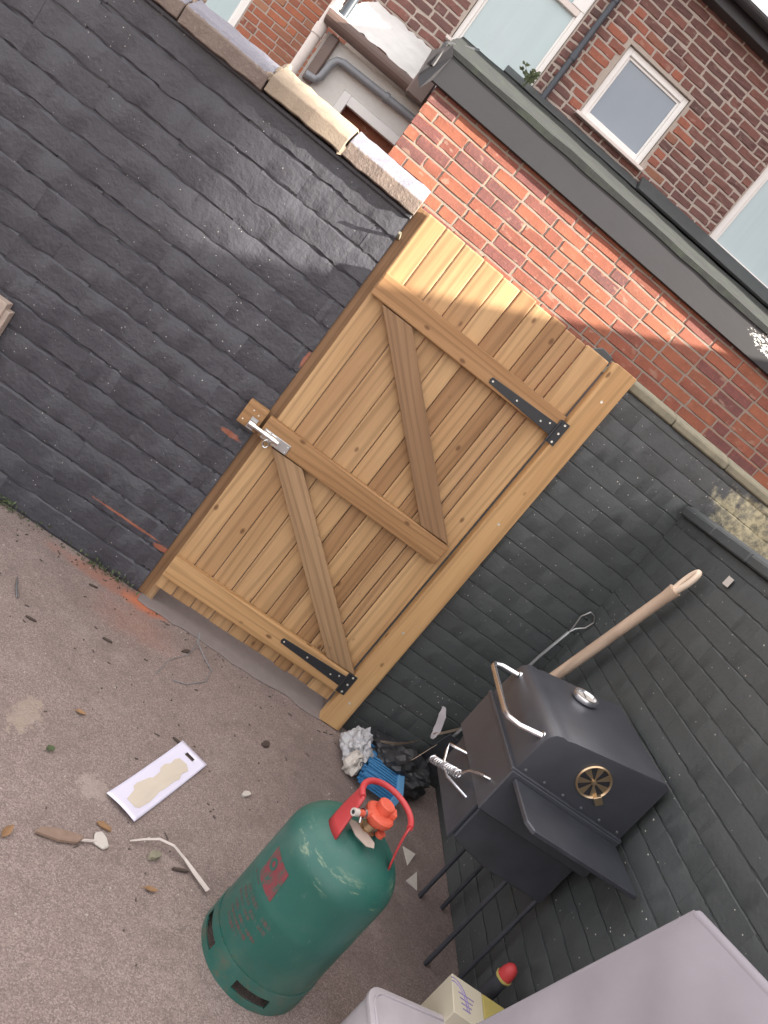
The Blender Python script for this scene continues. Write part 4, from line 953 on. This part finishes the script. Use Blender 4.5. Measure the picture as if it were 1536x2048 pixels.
dc = (CAM-Vector((1.118, 2.85, 0.05))).normalized()
text('re', 0.042, 'ink', face_cam(Vector((1.118, 2.85, 0.05))+dc*0.060+Vector((0.018, 0.0, 0.016)), R(-32)), wr_)
text('o', 0.03, 'ink', face_cam(Vector((1.125, 2.955, 0.065))+dc*0.083+Vector((0.02, 0.0, 0.0)), R(-10)), wr_)
bh = empty('hand_brush', (1.27, 2.87, 0), 'blue hand brush lying between the gas cylinder and the sack', 'brush')
BM_ = Matrix.Translation((1.335, 2.90, 0.03)) @ Matrix.Rotation(R(-6), 4, 'Z')
MB().box((-0.018, -0.16, 0.0), (0.014, 0.155, 0.075)).build('stock', 'blue_bar', bh, 0.004, False, 2, BM_)
bri = MB()
for i in range(15):
    y_ = -0.148+i*0.0212
    for k in range(5):
        z_ = 0.012+k*0.0125
        e = Vector((-0.165+random.uniform(-.014, .01), y_+random.uniform(-.012, .012), z_*0.9+random.uniform(-.006, .006)))
        bri.tube([(-0.018, y_, z_), (-0.09, y_*0.99+e.y*0.01, z_), e], [0.0062, 0.006, 0.0068], 5)
bri.build('bristles', 'blue', bh, 0, False, 1, BM_)['kind'] = 'stuff'
random.seed(33)
sc = MB().prism([(1.40, 2.60), (1.462, 2.60), (1.418, 2.51)], 0.002, 0.006, 'z').build('paper_scrap', 'white'); tag(sc, 'pale triangular paper scrap just right of the cylinder shoulder, upper one', 'scrap')
sc = MB().prism([(1.405, 2.42), (1.462, 2.505), (1.455, 2.405)], 0.002, 0.006, 'z').build('paper_scrap', 'white'); tag(sc, 'pale triangular paper scrap just right of the cylinder shoulder, lower one', 'scrap')
ln = MB().box((1.30, 2.30, 0.0), (1.305, 2.38, 0.006)).build('dark_rod', 'dark_twig'); tag(ln, 'short dark rod lying right of the gas cylinder', 'rod')

# white tub, leaflet, red-capped pack, covered seat at the bottom right
tb = empty('plastic_tub', (1.16, 1.55, 0), 'white plastic tub with rounded corners at the bottom edge of the picture', 'tub')
def rrect(x0, x1, y0, y1, r, n=6):
    pts = []
    for (cx_, cy_, a0) in ((x1-r, y1-r, 0), (x0+r, y1-r, 90), (x0+r, y0+r, 180), (x1-r, y0+r, 270)):
        pts += [(cx_+r*math.cos(R(a0+90*k/n)), cy_+r*math.sin(R(a0+90*k/n))) for k in range(n+1)]
    return pts
RT = Matrix.Translation((1.115, 1.655, 0)) @ Matrix.Rotation(R(8), 4, 'Z')
MB().prism(rrect(-0.035, 0.30, -0.24, 0.0, 0.045), 0.004, 0.185, 'z').build('tub_body', 'tub', tb, 0.004, True, 2, RT)
MB().prism(rrect(-0.040, 0.305, -0.245, 0.005, 0.05), 0.186, 0.202, 'z').build('tub_lid', 'tub', tb, 0.004, True, 2, RT)
MB().tube([RT @ Vector((p_[0], p_[1], 0.204)) for p_ in rrect(-0.022, 0.287, -0.227, -0.013, 0.04)], 0.0035, 6, True).build('moulded_rim', 'tub', tb)
lf = empty('leaflet_box', (1.48, 1.77, 0), 'cream and yellow printed box with purple line drawing below the red cap', 'box')
LM = Matrix.Translation((1.455, 1.79, 0)) @ Matrix.Rotation(R(-4), 4, 'Z')
MB().box((-0.11, -0.13, 0.0), (0.0, 0.0, 0.248)).build('box_body', 'leaflet', lf, 0.002, False, 1, LM)
MB().box((0.0015, -0.13, 0.0), (0.10, 0.0, 0.248)).build('box_side', 'yellow', lf, 0.002, False, 1, LM)
for k, rr in enumerate((0.05, 0.043)):
    MB().tube([(-0.105+rr*math.cos(R(a)), -0.10+rr*1.7*math.sin(R(a)), 0.2487) for a in range(0, 100, 9)], 0.0014, 5).build('drawn_curve', 'purple_ink', lf, 0, True, 1, LM)
for k in range(4): MB().box((-0.09+0.004*k, -0.055-0.016*k, 0.2484), (-0.035-0.005*k, -0.051-0.016*k, 0.2488)).build('drawn_line', 'purple_ink', lf, 0, False, 1, LM)
rc = empty('capped_tube', (1.535, 1.88, 0), 'black tube with rounded red cap and yellow collar near the wall', 'tube')
TT = Matrix.Translation((1.53, 1.865, 0))
MB().lathe([(0.0, 0.0), (0.024, 0.0), (0.024, 0.275), (0.0, 0.275)], 20).build('tube_body', 'steel_dark', rc, 0, True, 1, TT)
MB().lathe([(0.026, 0.272), (0.027, 0.279), (0.0, 0.280)], 20).build('collar', 'yellow', rc, 0, True, 1, TT)
MB().lathe([(0.024, 0.280), (0.023, 0.30), (0.018, 0.318), (0.009, 0.327), (0.0, 0.329)], 20).build('cap', 'red_cap', rc, 0, True, 1, TT)
cv = empty('seat_cushion', (1.34, 1.0, 0), 'large lilac-grey fabric cushion leaning upright at the bottom right', 'cushion')
def cushion_face(off, puff):
    m = MB(); ny_, nz_ = 30, 26; vs = []
    for j in range(nz_+1):
        for i in range(ny_+1):
            t, s_ = i/ny_, j/nz_
            y_ = 1.335+0.21*(1-s_)-t*0.95; z_ = 0.02+(1.0+0.245*t*0.95)*s_
            e = (max(0.0, 1-(2*s_-1)**10)*max(0.0, 1-(2*t-1)**14))**0.5
            x_ = 1.305-0.10*(1-s_)+off+puff*e+0.007*math.sin(y_*7+z_*16)*e+0.004*math.sin(z_*27-y_*17)*e
            vs.append((x_, y_, z_))
    return m.add(vs, [(j*(ny_+1)+i, j*(ny_+1)+i+1, (j+1)*(ny_+1)+i+1, (j+1)*(ny_+1)+i) for j in range(nz_) for i in range(ny_)])
cf = cushion_face(0.0, -0.012); cf.smooth = True; cf.build('front_panel', 'fabric', cv)
cf = cushion_face(0.028, 0.010); cf.smooth = True; cf.build('back_panel', 'fabric', cv)
MB().tube([(1.319, 1.335-0.95*k/10, 1.02+0.233*k/10) for k in range(11)], 0.0145, 10).build('top_edge', 'fabric', cv)
MB().tube([(1.219+0.10*k/8, 1.545-0.21*k/8, 0.02+1.0*k/8) for k in range(9)], 0.0145, 10).build('side_edge', 'fabric', cv)
MB().tube([(1.3045, 1.325-0.95*k/10, 1.004+0.233*k/10) for k in range(11)], 0.0022, 6).build('piping', 'seam', cv)

# wall-mounted box at the left edge
wb = empty('wall_box', (-1.05, 3.13, 0.60), 'small grey-brown plastic box fixed to the black wall at the left edge', 'box')
MB().box((-1.16, 3.09, 0.53), (-1.005, 3.146, 0.715)).build('box_body', 'tag', wb, 0.004, False, 2)
MB().box((-1.14, 3.10, 0.50), (-0.985, 3.147, 0.69)).build('box_back', 'tag', wb, 0.003, False, 2)

# ================================================================== LITTER ON THE CONCRETE
cd_ = empty('packaging_card', (0.40, 2.17, 0), 'white packaging card with torn cream patch lying on the concrete', 'card')
A, B, C_, D_ = Vector((0.27, 1.99)), Vector((0.422, 2.405)), Vector((0.532, 2.361)), Vector((0.378, 1.948))
def cardp(u, v, h=0.0):
    p = A.lerp(B, u).lerp(D_.lerp(C_, u), v); z = 0.004+0.010*(abs(u-0.5)*2)**3+0.004*math.sin(v*math.pi)*(1-u); return (p.x, p.y, z+h)
m = MB(); nu, nv = 24, 10
hole = lambda u, v: 0.905 < u < 0.945 and 0.36 < v < 0.66
us = sorted(set([i/20 for i in range(19)]+[0.905, 0.945, 0.97, 1.0, 0.925])); vs_ = [0, .1, .2, .3, .36, .42, .5, .58, .66, .75, .85, .93, 1.0]
vv = [cardp(u, v) for u in us for v in vs_]; nn = len(vs_); ff = []
for i in range(len(us)-1):
    for j in range(nn-1):
        if hole((us[i]+us[i+1])/2, (vs_[j]+vs_[j+1])/2): continue
        ff.append((i*nn+j, i*nn+j+1, (i+1)*nn+j+1, (i+1)*nn+j))
m.add(vv, ff); m.smooth = True; co = m.build('card_sheet', 'card_white', cd_); md = co.modifiers.new('thick', 'SOLIDIFY'); md.thickness = 0.0012
pa = MB(); ol = [(0.10, 0.42), (0.10, 0.72), (0.13, 0.80), (0.25, 0.84), (0.40, 0.78), (0.46, 0.80), (0.60, 0.80), (0.66, 0.84), (0.72, 0.76), (0.80, 0.80), (0.84, 0.62), (0.83, 0.36), (0.78, 0.30), (0.72, 0.33), (0.66, 0.24), (0.60, 0.26), (0.585, 0.34), (0.46, 0.36), (0.43, 0.30), (0.30, 0.22), (0.25, 0.24), (0.22, 0.34)]
pv = [cardp(u, v, 0.0022) for u, v in ol]; c0_ = cardp(0.46, 0.55, 0.0022)
pa.add(pv+[c0_], [(i, (i+1) % len(pv), len(pv)) for i in range(len(pv))]); pa.build('torn_patch', 'card_cream', cd_)
# stick and chip
sk2 = MB().prism([(0.150, 1.738), (0.158, 1.762), (0.20, 1.785), (0.258, 1.805), (0.272, 1.80), (0.262, 1.776), (0.215, 1.752)], 0.002, 0.016, 'z').build('flat_stick', 'brown_wood', None, 0.003); tag(sk2, 'flat brown stick of wood on the concrete at lower left', 'stick')
MB().tube([(0.262, 1.79, 0.009), (0.305, 1.815, 0.010)], 0.004, 6).build('stick_tip', 'plastic_strip', sk2)
ch = MB().prism([(0.300, 1.808), (0.292, 1.842), (0.306, 1.858), (0.328, 1.846), (0.343, 1.822), (0.333, 1.806)], 0.002, 0.012, 'z').build('stone_chip', 'white', None, 0.003); tag(ch, 'whitish stone chip at the end of the brown stick', 'chip')
cp = MB().prism([(0.282, 1.882), (0.297, 1.894), (0.328, 1.888), (0.331, 1.876), (0.30, 1.874)], 0.002, 0.011, 'z').build('bark_chip', 'leaf', None, 0.002); tag(cp, 'brown bark chip lying just above the white stone chip', 'chip')
# pale plastic strip
m = MB(); pp = [(0.39, 1.883), (0.425, 1.905), (0.464, 1.927), (0.51, 1.93), (0.559, 1.923), (0.60, 1.895), (0.652, 1.862)]; ww = [0.003, 0.005, 0.006, 0.006, 0.007, 0.013, 0.014]; vs = []
for i, p in enumerate(pp):
    q = Vector(pp[min(i+1, 6)])-Vector(pp[max(i-1, 0)]); nn_ = Vector((-q.y, q.x)).normalized()*ww[i]/2; z_ = 0.006+(0.02*math.sin(math.pi*i/6) if i < 4 else 0.006)
    vs += [(p[0]-nn_.x, p[1]-nn_.y, z_), (p[0]+nn_.x, p[1]+nn_.y, z_+0.003)]
m.add(vs, [(2*i, 2*i+2, 2*i+3, 2*i+1) for i in range(6)]); o = m.build('plastic_strip', 'plastic_strip', None); md = o.modifiers.new('t', 'SOLIDIFY'); md.thickness = 0.002
tag(o, 'bent pale plastic strip on the concrete beside the green cylinder', 'strip')
wi = MB().tube([(0.312, 3.10, 0.03), (0.324, 3.05, 0.014), (0.38, 2.99, 0.004), (0.43, 2.93, 0.004), (0.42, 2.83, 0.004), (0.353, 2.736, 0.004), (0.30, 2.71, 0.005)], 0.0018, 5); wi.tube([(0.318, 3.09, 0.03), (0.33, 3.03, 0.012), (0.31, 2.93, 0.004), (0.255, 2.82, 0.004), (0.235, 2.69, 0.004)], 0.0014, 5)
tag(wi.build('wire', 'grey_pipe'), 'thin grey wire looping out from under the gate', 'wire')
nl = MB().tube([(-0.375, 2.73, 0.006), (-0.345, 2.66, 0.006), (-0.32, 2.615, 0.005)], [0.002, 0.0045, 0.0045], 6).build('screwdriver_bit', 'grey_frame'); tag(nl, 'thin metal bit lying near the black wall at left', 'bit')
def chip(name, xy, l, w_, ang, mat, label, cat, z=0.008):
    c, s_ = math.cos(ang), math.sin(ang); n = 8; pts = []
    for k in range(n):
        a = 2*math.pi*k/n; q = random.uniform(.75, 1.1); u, v = l/2*math.cos(a)*q, w_/2*math.sin(a)*q; pts.append((xy[0]+u*c-v*s_, xy[1]+u*s_+v*c))
    o = MB().prism(pts, 0.0015, z, 'z').build(name, mat, None, 0.001); return tag(o, label, cat)
def leaf(xy, l, w_, ang, mat, label):
    m = MB(); n = 7; vs = []; k1, k2 = random.uniform(.15, .3), random.uniform(-.2, .3)
    for i in range(n+1):
        t = i/n; half = w_/2*math.sin(math.pi*t**0.8)**0.8+0.0004; x_ = (t-0.5)*l; zc = 0.003+k1*l*(t-0.4)**2
        for q in (-1, -0.4, 0, 0.4, 1):
            vs.append((x_, q*half+k2*l*(t-.5)**2, zc+abs(q)**1.5*half*0.55))
    m.add(vs, [(i*5+j, (i+1)*5+j, (i+1)*5+j+1, i*5+j+1) for i in range(n) for j in range(4)])
    m.tube([(-l*0.5, 0, 0.004), (-l*0.75, l*0.04, 0.002)], 0.0008, 4); m.smooth = True
    o = m.build('dead_leaf', mat, None, 0, True, 1, Matrix.Translation((xy[0], xy[1], 0.001)) @ Matrix.Rotation(ang, 4, 'Z')); return tag(o, label, 'leaf')
leaf((0.496, 1.77), 0.042, 0.016, 0.3, 'leaf', 'orange-brown dead leaf between the plastic strip and the cylinder')
leaf((0.092, 1.70), 0.05, 0.02, 1.4, 'leaf', 'brown dead leaf at the left edge left of the flat stick')
leaf((0.083, 2.254), 0.035, 0.02, 0.2, 'leaf', 'tan dead leaf on open concrete left of the packaging card')
leaf((0.068, 2.04), 0.03, 0.022, 1.0, 'green', 'yellow-green leaf scrap left of the packaging card')
chip('slate_chip', (0.734, 2.685), 0.05, 0.03, 1.2, 'dark_twig', 'dark pointed slate chip on the concrete below the gate hinge', 'chip', 0.01)
chip('mortar_crumb', (0.701, 2.351), 0.05, 0.025, 0.9, 'white', 'pale mortar crumb on the concrete above the green cylinder', 'crumb', 0.01)
chip('mortar_crumb', (0.470, 1.880), 0.045, 0.03, 0.6, 'crumbly', 'lumpy mortar crumb under the curve of the plastic strip', 'crumb', 0.016)
chip('twig', (0.555, 1.885), 0.06, 0.011, 0.4, 'dark_twig', 'dark twig touching the plastic strip', 'twig', 0.01)
chip('twig', (0.018, 2.70), 0.05, 0.013, 0.1, 'dark_twig', 'dark splinter below the orange brick dust, left', 'twig')
chip('twig', (-0.15, 2.98), 0.05, 0.012, 0.3, 'dark_twig', 'dark splinter in the brick dust along the wall foot', 'twig')
chip('twig', (-0.235, 2.55), 0.045, 0.012, 0.1, 'dark_twig', 'dark splinter on the concrete near the metal bit', 'twig')
chip('twig', (0.30, 2.95), 0.055, 0.02, 0.9, 'dark_twig', 'brown splinter beside the grey wire', 'twig')
chip('twig', (0.41, 2.40), 0.05, 0.012, -0.3, 'dark_twig', 'dark splinter just above the packaging card', 'twig')
# uncountable crumbs and splinters
m = MB(); random.seed(5)
for k in range(330):
    x_ = random.uniform(-1.1, 1.1); y_ = random.uniform(1.5, 3.12) if k % 3 else 3.13-abs(random.gauss(0, 0.09))
    if (x_-0.839)**2+(y_-1.763)**2 < 0.035: continue
    if random.random() > 0.45+0.5*(y_-1.5)/1.6: continue
    l, w_ = random.choice(((0.004, 0.003), (0.006, 0.004), (0.016, 0.0022), (0.022, 0.003), (0.012, 0.004), (0.006, 0.005)));  l *= random.uniform(.4, 1.1); a = random.uniform(0, math.pi)
    M_ = Matrix.Translation((x_, y_, 0.001)) @ Matrix.Rotation(a, 4, 'Z'); m.box((-l/2, -w_/2, 0), (l/2, w_/2, random.uniform(.002, .004)), M_)
tag(m.build('grit', 'grit'), 'scattered dark grit and splinters over the concrete', 'grit', None, 'stuff')
m = MB()
for k in range(110):
    x_ = random.uniform(-1.1, 1.15); y_ = random.uniform(1.5, 3.1)
    if (x_-0.839)**2+(y_-1.763)**2 < 0.035: continue
    s_ = random.uniform(.0015, .004); m.box((-s_, -s_*.7, 0), (s_, s_*.7, s_), Matrix.Translation((x_, y_, 0)) @ Matrix.Rotation(random.uniform(0, 3), 4, 'Z'))
tag(m.build('gravel', 'crumb'), 'scattered pale mortar crumbs over the concrete', 'gravel', None, 'stuff')
# moss and crumbs at the wall foot
m = MB()
for k in range(260):
    x_ = random.choice((random.gauss(-0.17, 0.07), random.gauss(-0.62, 0.04), random.uniform(-1.0, 0.0))); s_ = random.uniform(.004, .012)
    mm = Matrix.Translation((x_, 3.14-random.random()**2*0.03, random.random()**2*0.035)) @ Euler((random.uniform(0, 3), random.uniform(0, 3), random.uniform(0, 3))).to_matrix().to_4x4()
    m.add([mm @ Vector((-s_, 0, 0)), mm @ Vector((0, -s_*.5, 0)), mm @ Vector((s_, 0, s_*.3)), mm @ Vector((0, s_*.5, 0))], [(0, 1, 2, 3)])
tag(m.build('moss', 'green'), 'thin line of moss along the foot of the left black wall', 'moss', None, 'stuff')
